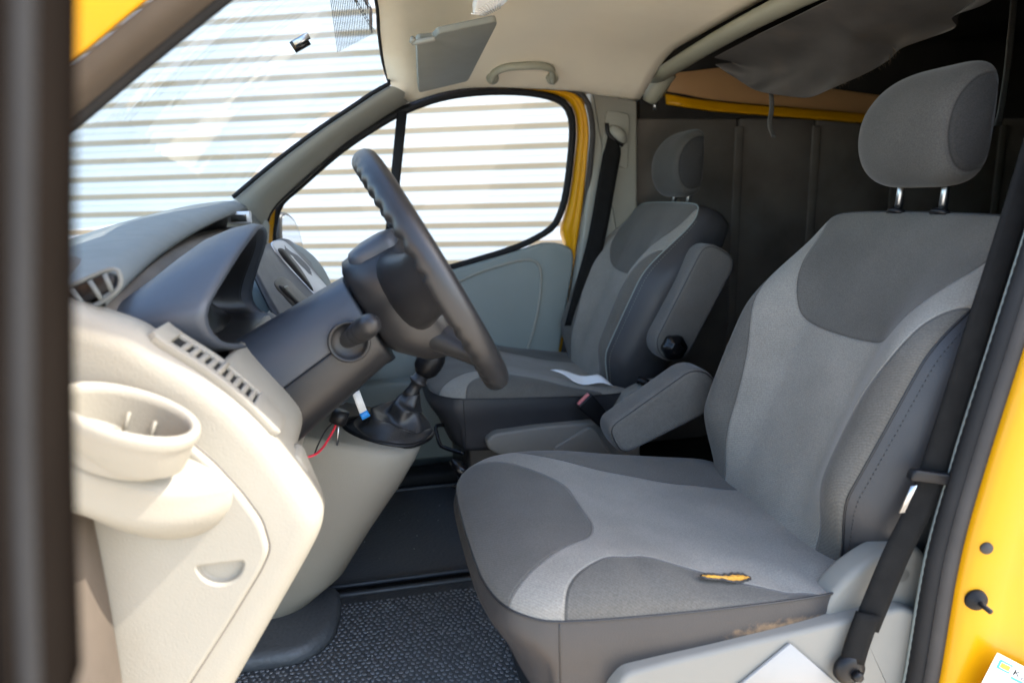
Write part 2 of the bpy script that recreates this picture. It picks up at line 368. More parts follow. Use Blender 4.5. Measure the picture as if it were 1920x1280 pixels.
# floor and front bulkhead, outer skins
add('floor_pan', *boxv((-.75, .80, .44), (3.6, 2.56, .492)), 'cargo_dark', van, smooth=False)
add('front_bulkhead', *boxv((-.80, .86, .3), (-.752, 2.52, 1.40)), 'carpet_dark', van, smooth=False)
add('bonnet', *boxv((-1.7, .80, .9), (-.802, 2.55, 1.36)), 'yellow_paint', van, bev=.08, seg=4)
add('sill', *boxv((-.5, .735, .28), (.75, .795, .50)), 'yellow_paint', van, bev=.015)
add('roof_panel', *boxv((.15, .86, 2.115), (3.65, 2.55, 2.15)), 'yellow_paint', van, bev=.015)
# roof lining
edge = [(768, 190), (830, 170), (900, 161), (1000, 164), (1100, 172), (1195, 187)]
E0 = cr([at(a, b, 2.41) for a, b in edge], 25)
front = cr([at(768, 190, 2.41), at(735, 160, 2.36), at(720, 120, 2.27), at(711, 60, 2.12), at(706, 0, 2.0), (.01, YM, 2.062)], 21)
rear = cr([at(1195, 187, 2.41), (1.0, 2.34, 1.905), (1.0, 2.2, 1.945), (1.0, YM, 1.975)], 21)
rows = []
for t in range(21):
    f, r_ = front[t], rear[t]; row = []
    for k in range(25):
        u = k/24; k0 = 1-math.cos(math.pi/2*min(1, t/7)); k0 = math.sin(math.pi/2*min(1, t/9))
        p = f.lerp(r_, u)
        e = E0[k]; p = Vector((p.x*(t/20)+(1-t/20)*e.x if t < 20 else p.x, e.y+(YM-e.y)*((t/20)**1.15), e.z*(1-k0)+(p.z+.02*math.sin(math.pi*u))*k0))
        row.append(p)
    row[0] = f; rows.append(row)
full = rows + [[Vector((p.x, 2*YM-p.y, p.z)) for p in r_] for r_ in rows[-2::-1]]
add('roof_lining', *loft(full, False, False), 'headliner', van, solid=.012)
# driver's cant rail, out of frame above
add('cant_rail', *boxv((.0, .79, 1.90), (3.6, .93, 2.11)), 'yellow_paint', van, bev=.03, seg=3)
add('cant_rail', *boxv((.25, 2.46, 1.96), (.95, 2.56, 2.11)), 'yellow_paint', van, bev=.03, seg=3)
# roof cross bar
bar0, bar1 = Vector((1.0, 2.36, 1.895)), Vector((1.0, .93, 1.915))
add('roof_crossbar', *tube([bar0.lerp(bar1, k/12)+Vector((0, 0, .03*math.sin(math.pi*k/12))) for k in range(13)], .022, 12, ry=.034), 'olive_plastic', van)
add('crossbar_bracket', *tube(cr([at(1258, 132, 2.34), at(1243, 145, 2.36), at(1230, 165, 2.385), at(1215, 192, 2.40)], 9), [.03, .034, .036, .038, .038, .037, .035, .03, .02], 12), 'olive_plastic', van)
add('bracket_bolt', *tube([at(1228, 190, 2.40), at(1228, 206, 2.40)], .008, 8), 'steel', van)

# passenger side: front pillar trim
up_ = cr([at(a, b, 2.33) for a, b in [(440, 372), (520, 305), (600, 245), (660, 205), (700, 178), (732, 160)]], 20)
lo_ = cr([at(a, b, 2.45) for a, b in [(497, 430), (512, 392), (560, 345), (640, 275), (700, 234), (770, 190)]], 20)
rings = []
for a, b in zip(up_, lo_):
    rings.append([a+Vector((-.02, .03, 0)), a, a.lerp(b, .25)+Vector((.01, -.022, 0)), a.lerp(b, .55)+Vector((.014, -.026, 0)), a.lerp(b, .85)+Vector((.006, -.012, 0)), b, b+Vector((0, .03, 0))])
add('pillar_trim', *loft(rings, False, False), 'trim_plastic', van, sub=1)
add('pillar_foot_trim', *plate(densify(fillet(xz([(436, 374), (470, 376), (505, 420), (500, 500), (420, 500), (425, 410)], 2.43), .01, 3), .02), 2.425, 2.45, YP, .006, 3), 'trim_plastic', van)
add('windscreen_seal', *tube([p+Vector((-.004, -.004, .004)) for p in up_]+[p for p in front[3:]]+[Vector((p.x, 2*YM-p.y, p.z)) for p in front[-2::-1]], .007, 8), 'rubber', van)
# windscreen
bot = [(-.44, 2.40, 1.50), (-.58, 2.1, 1.47), (-.64, YM, 1.455), (-.58, 1.25, 1.47), (-.44, .95, 1.50)]
top = [(.07, 2.345, 1.86), (.04, 2.1, 2.02), (.0, YM, 2.065), (.04, 1.25, 2.02), (.07, 1.005, 1.86)]
B_, T_ = cr(bot, 25), cr(top, 25)
B_, T_ = cr(bot, 130), cr(top, 130)
V, F = loft([[b_.lerp(t_, k/70)+Vector((-.05, 0, .03))*math.sin(math.pi*k/70) for k in range(71)] for b_, t_ in zip(B_, T_)], False, False)
def pix(p):
    v = Vector(p)-EYE; w_ = v.dot(FW); return 960+FPX*v.dot(RT)/w_, 640-FPX*v.dot(UP)/w_
pp_ = np.array([pix(p) for p in V])
painted_reflection = sdf(pp_[:, 0], pp_[:, 1], [(306, 108), (350, 190), (395, 262), (446, 299), (680, 132), (600, 0), (520, -120), (330, 60)])/FPX      # diagonal reflection in the glass, painted in as a pale haze patch
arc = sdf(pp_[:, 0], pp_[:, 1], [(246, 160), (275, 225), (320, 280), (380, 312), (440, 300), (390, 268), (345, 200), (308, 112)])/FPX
add('windscreen', V, F, 'dusty_glare_glass', van, attrs={'painted_reflection': painted_reflection, 'arc': arc})
wsc = [o_ for o_ in van.children if o_.name == 'windscreen'][0]
V, F, U_ = [], [], []
for a in range(13):
    for b_ in range(7):
        u, v = a/12, b_/6; px_ = (612+u*92) + v*(18*(1-u)); py_ = -30+v*(128-38*u)
        lc, nr = hit(wsc, px_, py_); V.append(lc+nr*.003); U_.append(u)
F = [(a*7+b_, a*7+b_+1, (a+1)*7+b_+1, (a+1)*7+b_) for a in range(12) for b_ in range(6)]
add('frit_band', V, F, 'frit', wsc, attrs={'pat': U_})
# passenger door: frame, seals, panes
seal_px = [(512, 470), (512, 430), (525, 383), (560, 350), (640, 281), (720, 228), (770, 203), (830, 183), (900, 173), (980, 173), (1040, 184), (1066, 204), (1074, 240), (1070, 300), (1062, 360), (1052, 398), (1036, 426), (1000, 449), (950, 470), (860, 497), (740, 530), (600, 556)]
def doorY(py): return 2.53 - .10*max(0, min(1, (480-py)/310))
seal = cr([at(a, b, doorY(b)) for a, b in seal_px], 90)
add('window_seal', *tube(seal, .0125, 10), 'rubber', van)
add('window_channel', *tube([p+Vector((0, .022, 0)) for p in seal], .009, 8), 'black_plastic', van)
# pane follows the frame
pane_px = [(512, 470), (512, 430), (525, 383), (560, 350), (640, 281), (720, 228), (770, 203), (830, 183), (900, 173), (980, 173), (1040, 184), (1066, 204), (1074, 240), (1070, 300), (1062, 360), (1052, 398), (1036, 426), (1000, 449), (950, 470), (860, 497), (740, 530), (600, 556)]
ring = [at(a, b, doorY(b)+.016) for a, b in pane_px]; cen = sum(ring, Vector())/len(ring)
add('side_window', [cen]+ring, [(0, i+1, (i+1) % len(ring)+1) for i in range(len(ring))], 'glass', van, smooth=False)
dv0, dv1 = at(754, 210, 2.435), at(722, 530, 2.53)
add('window_divider', *ribbon([dv0, dv0.lerp(dv1, .5), dv1], Vector((.034, 0, 0)), .006), 'rubber', van)
# yellow door frame behind the glass and the front corner
inn = [(960, 166), (1040, 176), (1074, 197), (1084, 240), (1079, 300), (1071, 360), (1062, 402), (1052, 436), (1062, 462), (1066, 520), (1054, 600), (1036, 690)]
out = [(975, 160), (1055, 166), (1093, 186), (1106, 240), (1103, 300), (1097, 360), (1090, 420), (1084, 455), (1080, 480), (1074, 530), (1062, 610), (1044, 695)]
A_, C_ = cr([at(a, b, doorY(b)-.004) for a, b in inn], 40), cr([at(a, b, doorY(b)-.02) for a, b in out], 40)
add('door_frame', *loft([[a+Vector((0, .03, 0)), a, a.lerp(c, .3)+Vector((0, -.012, 0)), a.lerp(c, .62)+Vector((0, .004, 0)), a.lerp(c, .72)+Vector((0, -.008, 0)), c+Vector((0, .004, 0)), c+Vector((0, .03, 0))] for a, c in zip(A_, C_)], False, False), 'yellow_paint', van, sub=1)
add('door_seal', *tube([c+Vector((.008, -.006, 0)) for c in C_], .010, 8), 'seal_grey', van)
fr_px = [(507, 395), (498, 430), (492, 500)]; fr2 = [(520, 392), (512, 430), (508, 500)]
add('door_frame_corner', *loft([[at(a, b, 2.47), at(c, d, 2.50), at(c, d, 2.53)] for (a, b), (c, d) in zip(fr_px, fr2)], False, False), 'yellow_paint', van)
inner_seal = cr([at(a, b, 2.452) for a, b in [(494, 460), (500, 418), (516, 386), (562, 344), (642, 273), (722, 219), (775, 194), (832, 174), (900, 165), (985, 165), (1060, 170)]], 50)
add('pillar_seal', *tube(inner_seal, .0065, 8), 'black_plastic', van)
# door inner trim
dp = [(480, 575), (620, 556), (740, 534), (860, 503), (950, 477), (1020, 455), (1048, 455), (1072, 466), (1075, 490), (1064, 560), (1040, 700)]
poly = xz(dp, 2.5)
poly += [(.70, .50), (-.6, .50), (-.6, 1.2)]
poly = densify(fillet(poly, .02, 3), .03)
dpan = add('door_trim', *plate(poly, 2.485, 2.54, YP, .012, 3), 'grey_plastic', van)
add('trim_bead', *tube(cr([at(a, b, 2.484) for a, b in [(855, 530), (900, 510), (950, 494), (985, 487), (1006, 492), (1014, 512), (1012, 560), (1000, 620), (982, 672)]], 40), .0055, 8), 'trim_plastic', dpan)
pk = xz([(700, 700), (770, 812), (900, 805), (1000, 800)], 2.44)
add('door_pocket', *plate(densify([(-.5, .86), (.6, .86), (.6, .56), (-.5, .56)], .05), 2.40, 2.484, YP, .012, 3), 'grey_plastic', dpan)
add('kick_strip', *boxv((-.7, 2.30, .493), (.75, 2.40, .545)), 'rubber', van, bev=.012)
# rear pillar trim, passenger side
bp_ = [(1106, 170), (1196, 186), (1196, 640), (1060, 640), (1075, 560), (1092, 450), (1104, 340), (1110, 240)]
bpan = add('rear_pillar_trim', *plate(densify(fillet(xz(bp_, 2.45), .015, 3), .03), 2.45, 2.53, YP, .012, 3), 'trim_plastic', van)
pl = fillet(xz([(1137, 206), (1181, 214), (1177, 318), (1127, 302)], 2.445), .02, 5)
add('anchor_plate', *plate(pl, 2.441, 2.452, YP, .004, 3), 'trim_plastic', bpan)
add('anchor_boss', *tube(cr([at(1143, 240, 2.44), at(1158, 252, 2.432), at(1172, 268, 2.44)], 8), [.012, .02, .024, .026, .026, .024, .018, .01], 10), 'trim_plastic', bpan)
# load space
lin = empty('load_space_lining', (2.2, 2.5, .5), 'dark carpeted side lining with upright ribs behind the seats', 'lining')
xs = [.985, 1.40, 1.73, 2.1, 2.6, 3.55]
for i in range(5):
    add('lining_panel', *boxv((xs[i]+.004, 2.50, .5), (xs[i+1]-.004, 2.53, 1.775)), 'carpet_dark', lin, bev=.008)
for x in xs[1:5]:
    add('lining_rib', *boxv((x-.018, 2.488, .5), (x+.018, 2.499, 1.745)), 'carpet_dark', lin, bev=.012, seg=3)
add('load_floor', *boxv((1.3, .86, .494), (3.55, 2.5, .51)), 'cargo_dark', van, smooth=False)
add('rear_wall', *boxv((3.56, .80, .5), (3.6, 2.56, 2.11)), 'cargo_dark', van, smooth=False)
add('load_ceiling', *boxv((1.06, .865, 2.07), (3.555, 2.5, 2.10)), 'cargo_dark', van, smooth=False)
add('body_side', *boxv((1.02, .728, .3), (3.6, .775, 1.91)), 'yellow_paint', van, smooth=False)
add('body_side_lining', *boxv((1.0, .777, .5), (3.55, .86, 2.06)), 'cargo_dark', van, smooth=False)
add('door_shut_face', *boxv((.60, 2.545, .3), (.755, 2.565, 1.22)), 'yellow_paint', van, smooth=False)
add('outer_side', *boxv((.76, 2.54, .3), (3.6, 2.57, 1.97)), 'yellow_paint', van, smooth=False)
rail = [at(1249, 186, 2.46), at(1330, 199, 2.46), at(1450, 209, 2.46), at(1550, 217, 2.46), at(1700, 230, 2.46)]
add('side_rail', *ribbon(cr(rail, 12), Vector((0, .012, .034)), .006), 'yellow_paint', van)
pw = [(1252, 150), (1345, 128), (1450, 150), (1560, 205), (1700, 225), (1560, 206), (1450, 194), (1330, 184), (1252, 170)]
add('plywood_strip', *plate(densify(xz([(1250, 172), (1262, 138), (1350, 128), (1560, 168), (1720, 190), (1720, 224), (1450, 200), (1330, 188)], 2.5), .06), 2.485, 2.50, YP, .002, 2), 'plywood', van)
add('side_roof_return', *boxv((1.0, 2.503, 1.775), (3.55, 2.54, 2.113)), 'cargo_dark', van, smooth=False)

# driver's front pillar, very close to the lens and out of focus
def diag(pairs, Y): return cr([at(a, b, Y) for a, b in pairs], 12)
lowl = [(-60, 400), (117, 258), (290, 113), (430, 0), (560, -105), (700, -205)]
def off(d): return [(a-d*.64, b-d*.77) for a, b in lowl]
l0, l1, l2, l3, l4 = diag(off(0), .86), diag(off(26), .83), diag(off(40), .80), diag(off(88), .77), diag(off(98), .77)
add('front_pillar_seal', *tube([a.lerp(b, .5) for a, b in zip(l0, l1)], .0095, 10), 'rubber', van)
add('front_pillar_flange', *loft([[a, b, c, d] for a, b, c, d in zip(l0, l1, l2, l3)], False, False), 'pillar_brown', van, solid=.004)
l5 = diag(off(430), .775)
add('front_pillar', *loft([[a, b] for a, b in zip(l4, l5)], False, False), 'yellow_paint', van, solid=.012)
# lower front pillar beside the dashboard
q = cr([at(a, b, .80) for a, b in [(60, 560), (104, 800), (134, 970), (166, 1120), (196, 1290), (212, 1400)]], 16)
add('lower_pillar', *loft([[p+Vector((-.2, .03, 0)), p+Vector((-.06, -.02, 0)), p+Vector((-.02, -.02, 0)), p, p+Vector((.0, .05, 0))] for p in q], False, False), 'pillar_brown', van)

# driver's open door, its rear edge right beside the lens
ddoor = empty('driver_door', (-.4, .55, .3), 'open front door whose dark blurred rear edge fills the left margin', 'door')
def dedge(px, Y): return cr([at(px+3, -200, Y), at(px, 0, Y), at(px, 640, Y), at(px+6, 1000, Y), at(px+22, 1400, Y)], 24)
add('door_edge_seal', *tube(dedge(28, .243), .0052, 10), 'rubber', ddoor)
add('door_edge', *loft([[a+Vector((-.02, .012, 0)), a, b, c, c+Vector((-.01, .05, 0))] for a, b, c in zip(dedge(-70, .23), dedge(48, .245), dedge(80, .252))], False, False), 'door_edge_dark', ddoor, solid=.002)
add('door_edge_lip', *tube(dedge(-8, .236), .0038, 8), 'door_edge_dark', ddoor)
hp = Vector((-.62, .80, 0)); leaf = []
for p in dedge(20, .27):
    leaf.append([Vector((p.x-.006, p.y+.02, p.z)), Vector((p.x-.04, p.y+.03, p.z)), Vector((hp.x+.02, hp.y, p.z)), Vector((hp.x-.06, hp.y-.04, p.z)), Vector((p.x-.09, p.y-.03, p.z)), Vector((p.x-.05, p.y-.03, p.z))])
add('door_leaf', *loft(leaf[3:16], True, True), 'yellow_paint', ddoor, smooth=False)

# driver's rear pillar
bl = [(1735, 1380), (1760, 1280), (1800, 1050), (1850, 870), (1925, 635), (2020, 340), (2130, 0)]
def bcol(dx, Y, slant=0): return cr([at(a+dx, b, Y) for a, b in bl], 30)
rp = []
for a, b, c, d, e in zip(bcol(-4, .80), bcol(8, .775), bcol(95, .765), bcol(112, .775), bcol(420, .73)):
    rp.append([a+Vector((.02, .06, 0)), a, b, b.lerp(c, .5)+Vector((0, -.004, 0)), c, d, e])
add('rear_pillar', *loft(rp, False, False), 'yellow_paint', van, sub=1, solid=.004)
tr_ = bcol(-62, .83)
add('pillar_edge_trim', *tube([p+Vector((-.002, -.004, 0)) for p in tr_], .0068, 8), 'grey_plastic', van)
sb = bcol(-44, .815)
ridged = []
add('ribbed_seal', *tube(cr(sb, 160), [.0135+.0008*(k % 2) for k in range(160)], 10), 'rubber', van)
add('smooth_seal', *tube(bcol(-16, .80), .0125, 10), 'seal_grey', van)
tp = bcol(-50, .84)
add('pillar_inner_trim', *loft([[p+Vector((.0, .0, 0)), p+Vector((.03, .05, 0)), p+Vector((.12, .06, 0))] for p in tp], False, False), 'grey_plastic', van, solid=.004)
# plug and bump stop on the pillar
rpo = [o_ for o_ in van.children if o_.name == 'rear_pillar'][0]
pg, pn = hit(rpo, 1848, 1026); add('pillar_plug', *lathe([(.0001, .005), (.006, .0045), (.0088, .002), (.0092, -.001)], pg+pn*.002, pn, 20), 'seal_grey', van)
bs, pn = hit(rpo, 1828, 1122); bs = bs+pn*.002
bstop = add('bump_stop', *lathe([(.0001, .010), (.006, .010), (.007, .008), (.009, .007), (.0155, .004), (.0165, -.001)], bs, pn, 24), 'rubber', van)
add('stop_pin', *tube([bs+pn*.008, bs+pn*.03+Vector((.004, 0, -.002))], .004, 8), 'rubber', bstop)

# ================================================================== dashboard
dash = empty('dashboard', (-.35, 1.2, .5), 'pale beige dashboard with dark instrument hood and round cup holder by the door', 'dashboard')
prof_px = [(40, 540), (160, 583), (250, 615), (300, 650), (380, 700), (450, 755), (510, 815), (545, 862), (575, 905), (600, 948), (605, 968), (602, 990), (590, 1020), (560, 1075), (500, 1180), (440, 1285), (400, 1360)]
PR = cr([(x, z, 0) for x, z in xz(prof_px, .88)], 70)
PR = [(p.x, p.y) for p in PR]
poly = PR + [(-.55, PR[-1][1]), (-.66, 1.0), (-.62, 1.36)]
poly = densify(poly, .02)
rings = []
for y, d in ((.866, .034), (.868, .022), (.872, .012), (.880, .004), (.892, 0), (.925, 0), (.965, 0), (1.2, 0), (1.46, 0), (1.50, .02)):
    rings.append([(a, y, b if y < .95 else min(b, 1.262+.032*float(ss(a, -.24, -.205)))) for a, b in ([(a_-(.055*float(ss(1.19-b_, 0, .1)) if y > .95 and a_ > -.4 else 0), b_) for a_, b_ in inset(poly, d)])])
body = add('lower_panel', *loft(rings), 'beige_plastic', dash)
# passenger side lower part, set back
pol2 = densify(fillet([(-.25, 1.34), (-.18, 1.24), (-.17, 1.1), (-.24, .95), (-.62, .80), (-.62, 1.36)], .05, 5), .03)
add('glovebox_panel', *plate(pol2, 1.505, 2.46, YP, .02, 3), 'grey_plastic', dash)
# side cover with finger hole and pocket bulge
cov = fillet(xz([(118, 792), (250, 800), (350, 826), (400, 868), (450, 922), (490, 976), (506, 1030), (488, 1070), (430, 1165), (330, 1320), (190, 1330), (165, 1000)], .862), .012, 4)
cov = densify(cov, .012)
hc = at(415, 1072, .856)
hm = [(hc.x+.0285*math.cos(t), hc.z+.012+.030*math.sin(t)) for t in [math.pi+k*math.pi/14 for k in range(15)]]
hm = densify(fillet(hm, .006, 3), .004)
V, F = plate(cov, .8555, .872, YP, .006, 3); nc = len(cov)
F = [f_ for f_ in F if tuple(f_) != tuple(range(nc))[::-1]]
h0, h1, h2 = hm, inset(hm, .002), inset(hm, .004)
b0_ = len(V); V = list(V)+[(a, .8555, b) for a, b in inset(hm, -.0025)]+[(a, .8572, b) for a, b in h0]+[(a, .8635, b) for a, b in h1]+[(a, .8652, b) for a, b in h2]; nh = len(hm)
tri = tessellate_polygon([[Vector((V[k][0], V[k][2], 0)) for k in range(nc)], [Vector((V[b0_+k][0], V[b0_+k][2], 0)) for k in range(nh)]])
idx = list(range(nc))+[b0_+k for k in range(nh)]
F += [tuple(idx[q] for q in t_) for t_ in tri]
for q in range(3): F += [(b0_+q*nh+k, b0_+q*nh+(k+1) % nh, b0_+(q+1)*nh+(k+1) % nh, b0_+(q+1)*nh+k) for k in range(nh)]
F.append(tuple(b0_+3*nh+k for k in range(nh)))
cover = add('side_cover', V, F, 'beige_plastic', dash, smooth=False)
add('cover_joint', *tube([(a, .8665, b) for a, b in inset(cov, -.0012)], .0016, 6, closed=True), 'carpet_dark', cover)
# pocket bulge under the cup ring
bt = cr([at(a, b, .80) for a, b in [(95, 800), (160, 812), (230, 842), (300, 878), (350, 898), (395, 925), (424, 960)]], 24)
bb = cr([at(a, b, .80) for a, b in [(80, 985), (150, 1005), (200, 1030), (260, 1052), (320, 1056), (380, 1036), (426, 985)]], 24)
rings = []
for i, (a, b) in enumerate(zip(bt, bb)):
    u = i/23; dp_ = .108*(1-u**1.7)**.8+.001; r_ = []
    for k in range(13):
        t = k/12; sh = min(1, (math.sin(math.pi*t)*1.25)) if 0 < t < 1 else 0; sh = sh**.6
        p = a.lerp(b, t); y = .862-dp_*sh*(1-.25*t); r_.append(Vector((p.x, y, p.z+.012*math.sin(math.pi*t))))
    rings.append(r_)
add('pocket_bulge', *loft(rings, False, False), 'beige_plastic', cover, sub=1)
# cup holder: slanted ring, tapered skirt, cup
cc = at(243, 772, .795)
cu = (at(360, 806, .795)-at(126, 735, .795)).normalized(); cu.y = 0; cu.normalize()
cn = Vector((0, 0, 1)); cn = (cn-cu*cn.dot(cu)).normalized(); cv = Vector((0, 1, 0))
cn = (cn + cv*(-.13)).normalized(); cv = cn.cross(cu)
def cring(rx, ry, h, dx=0): return [cc+cu*(rx*math.cos(2*math.pi*k/40)+dx)+cv*(ry*math.sin(2*math.pi*k/40))+cn*h for k in range(40)]
rx, ry = .076, .056
add('cup_ring', *loft([cring(rx, ry, -.012), cring(rx+.001, ry+.001, -.004), cring(rx-.001, ry-.001, .002), cring(rx-.006, ry-.006, .004), cring(rx-.0105, ry-.0105, .001), cring(rx-.012, ry-.012, -.008), cring(rx-.016, ry-.014, -.05), cring(rx-.02, ry-.018, -.062)], True, False)[:2], 'beige_plastic', dash)
add('cup_floor', *loft([cring(rx-.0195, ry-.0175, -.0615), cring(.002, .002, -.0615)], True, False), 'beige_plastic', dash)
add('cup_skirt', *loft([cring(rx, ry, -.006), cring(rx-.002, ry-.002, -.02), cring(rx-.008, ry-.006, -.036, .006), cring(rx-.02, ry-.012, -.05, .016)], True, False), 'beige_plastic', dash)
for a in (-.5, .05):
    p = cc+cu*((rx-.02)*math.sin(a+.35))+cv*((ry-.018)*math.cos(a+.35))
    add('cup_rib', *tube([p-cn*.055, p-cn*.022], .0022, 6), 'beige_plastic', dash)
# demister vent strip along the shoulder
def on_profile(s):
    i = min(max(s*(len(PR)-1), 0), len(PR)-1.001); k = int(i); f = i-k
    p = Vector((PR[k][0]*(1-f)+PR[k+1][0]*f, 0, PR[k][1]*(1-f)+PR[k+1][1]*f)); t = Vector((PR[k+1][0]-PR[k][0], 0, PR[k+1][1]-PR[k][1])).normalized()
    return p, t, Vector((-t.z, 0, t.x)) if False else Vector((t.z*-1, 0, t.x))
dist = [min(range(70), key=lambda k: (PR[k][0]-q_[0])**2+(PR[k][1]-q_[1])**2)/69 for q_ in xz([(292, 645), (508, 812)], .88)]
s0, s1 = dist
def vp(s, y, h):
    p, t, n_ = on_profile(s); n_ = Vector((-t.z, 0, t.x)); n_ = n_ if n_.z > 0 else -n_
    return Vector((p.x, y, p.z))+n_*h
ya, yb = .890, .950
def strip(sA, sB, y0, y1, h0, h1, n=20):
    rs = []
    for k in range(n+1):
        s = sA+(sB-sA)*k/n; rs.append([vp(s, y0, h0), vp(s, y0, h1), vp(s, y1, h1), vp(s, y1, h0)])
    return loft(rs)
vent = add('side_vent', *strip(s0, s1, ya, yb, .0005, .0022), 'black_plastic', dash, smooth=False)
add('vent_rail', *strip(s0-.006, s1+.01, ya-.007, ya+.008, -.004, .0075), 'beige_plastic', vent, bev=.002)
add('vent_rail', *strip(s0-.006, s1+.01, yb-.008, yb+.006, -.004, .0075), 'beige_plastic', vent, bev=.002)
for sA, sB in ((s0-.012, s0+.018), (s1-.045, s1+.016)):
    add('vent_end', *strip(sA, sB, ya-.004, yb+.004, -.004, .0085, 4), 'beige_plastic', vent, bev=.002)
nf = 9
for i in range(nf):
    s = s0+.03+(s1-s0-.075)*(i+.5)/nf; w_ = (s1-s0)/nf*.21
    add('vent_fin', *strip(s-w_, s+w_, ya+.004, yb-.004, .001, .0062+(.005 if i == 4 else 0), 3), 'beige_plastic', vent, bev=.003)
# pull handle on the nose
add('nose_pull', *plate(densify(fillet(xz([(548, 838), (566, 845), (592, 905), (606, 940), (606, 955), (592, 985), (565, 930), (556, 885)], .93), .008, 4), .01), .905, .955, YP, .006, 3), 'beige_plastic', dash)
# dark middle tier
mid = densify(fillet([(-.30, 1.30), (-.37, 1.40), (-.44, 1.428), (-.62, 1.42), (-.62, 1.25), (-.35, 1.22)], .02, 3), .04)
add('middle_tier', *plate(mid, .90, 2.44, YP, .012, 3), 'carpet_dark', dash)
# top pad
rear_e = cr([at(196, 562, .93), at(240, 522, 1.08), at(290, 478, 1.3), at(335, 446, 1.55), at(385, 418, 1.85), at(430, 398, 2.12), at(470, 386, 2.4)], 30)
rings = []
for i, p in enumerate(rear_e):
    hgt = .018+.006*math.sin(math.pi*i/29); bk = .045
    rings.append([p+Vector((-.03, 0, -.022)), p+Vector((-.002, 0, -.014)), p+Vector((.003, 0, -.004)), p+Vector((-.004, 0, .006)), p+Vector((-.02, 0, hgt*.8)), p+Vector((-bk, 0, hgt)), p+Vector((-.12, 0, hgt+.002)), p+Vector((-.24, 0, hgt-.03))])
pad = add('top_pad', *loft(rings, False, False), 'pad_plastic', dash, sub=1)
add('pad_recess', *loft([[p+Vector((-.034, 0, -.016)), p+Vector((-.07, 0, -.03)), p+Vector((-.085, 0, -.08)), p+Vector((-.06, 0, -.16))] for p in rear_e], False, False), 'black_plastic', dash)
# corner vent at the driver end of the pad
vx = [(112, 548), (205, 508), (222, 520), (214, 542), (120, 592)]
cv_ = add('corner_vent', *plate(densify(fillet(xz(vx, .925), .006, 3), .01), .916, .935, YP, .003, 2), 'black_plastic', dash)
for a, b, c, d in ((135, 541, 160, 578), (168, 526, 190, 561), (196, 513, 210, 546)):
    add('vent_bar', *ribbon([at(a, b, .914), at(c, d, .914)], Vector((.005, 0, .002)), .0016), 'pad_plastic', cv_)
add('vent_surround', *tube(cr([at(a, b, .918) for a, b in [(108, 600), (160, 582), (216, 548), (226, 520), (206, 504), (112, 545)]], 30), .0032, 8), 'pad_plastic', cv_)
# small display under the far end of the pad
dsp = add('display', *boxv(tuple(at(428, 420, 2.2)), tuple(at(468, 396, 2.2)+Vector((0, .03, 0)))), 'silver', dash, bev=.003)
pa, pb = at(434, 416, 2.196), at(462, 402, 2.196)
add('display_glass', *boxv((pa.x, 2.192, pa.z), (pb.x, 2.1985, pb.z)), 'mirror_glass', dsp, smooth=False)
# instrument hood
rim_d = [(430, 652, 1.02), (400, 632, .99), (386, 604, .98), (390, 572, .985), (415, 527, 1.02), (445, 478, 1.07), (472, 440, 1.13), (488, 421, 1.19), (499, 428, 1.26), (498, 455, 1.32), (487, 492, 1.37), (476, 530, 1.40), (474, 560, 1.41), (490, 583, 1.41), (519, 594, 1.40), (520, 606, 1.37), (506, 632, 1.26), (470, 652, 1.12)]
rim = cr([at(a, b, y) for a, b, y in rim_d], 72, True)
rc = sum(rim, Vector())/72
def rscale(k, dx, zs=1, zb=1.33): return [Vector((rc.x+(p.x-rc.x)+dx, rc.y+(p.y-rc.y)*k, zb+(rc.z+(p.z-rc.z)*k-zb)*zs)) for p in rim]
rings = [rscale(1.0, -.15, .45, 1.335), rscale(1.03, -.12, .66, 1.33), rscale(1.045, -.085, .84, 1.31), rscale(1.035, -.045, .95, 1.30), rscale(1.015, -.014), rscale(1.0, -.003), rscale(.965, .001), rscale(.915, -.006), rscale(.88, -.02)]
hood = add('instrument_hood', *loft(rings, True, False), 'dark_plastic', dash)
add('hood_interior', *loft([rscale(.884, -.017), rscale(.85, -.05), rscale(.8, -.08), rscale(.74, -.09)], True, False), 'charcoal_plastic', hood)
add('cluster_lens', *loft([rscale(.78, -.078), rscale(.4, -.085), rscale(.02, -.088)], True, False), 'gloss_black', hood)
# centre stack
cols = [(1.42, [(455, 470), (478, 520), (520, 600), (590, 690), (640, 760)]), (1.56, [(488, 462), (512, 512), (560, 575), (620, 640), (680, 720)]), (1.70, [(508, 455), (538, 500), (590, 556), (650, 618), (700, 690)]),
        (1.84, [(527, 448), (572, 492), (622, 553), (690, 615), (730, 680)]), (2.0, [(545, 455), (588, 487), (622, 545), (700, 610), (740, 670)]), (2.3, [(520, 465), (560, 480), (600, 540), (680, 610), (730, 670)]), (2.44, [(480, 470), (520, 490), (560, 560), (640, 620), (700, 680)])]
g = [cr([at(a, b, y) for a, b in c], 16) for y, c in cols]
g2 = [cr([g[i][k] for i in range(len(g))], 40) for k in range(16)]
stack = add('centre_stack', *loft(g2, False, False), 'dark_plastic', dash, solid=.006)
add('passenger_pad', *loft([cr([at(a, b, y) for a, b, y in r_], 12) for r_ in [[(532, 452, 1.86), (548, 456, 1.95), (560, 466, 2.1), (552, 480, 2.35)], [(556, 472, 1.86), (575, 472, 1.97), (588, 484, 2.1), (580, 500, 2.35)], [(585, 503, 1.86), (603, 502, 1.97), (613, 520, 2.1), (600, 540, 2.35)], [(622, 552, 1.86), (622, 540, 1.97), (624, 560, 2.1), (610, 580, 2.35)]]], False, False), 'grey_plastic', dash, sub=2, solid=.01)
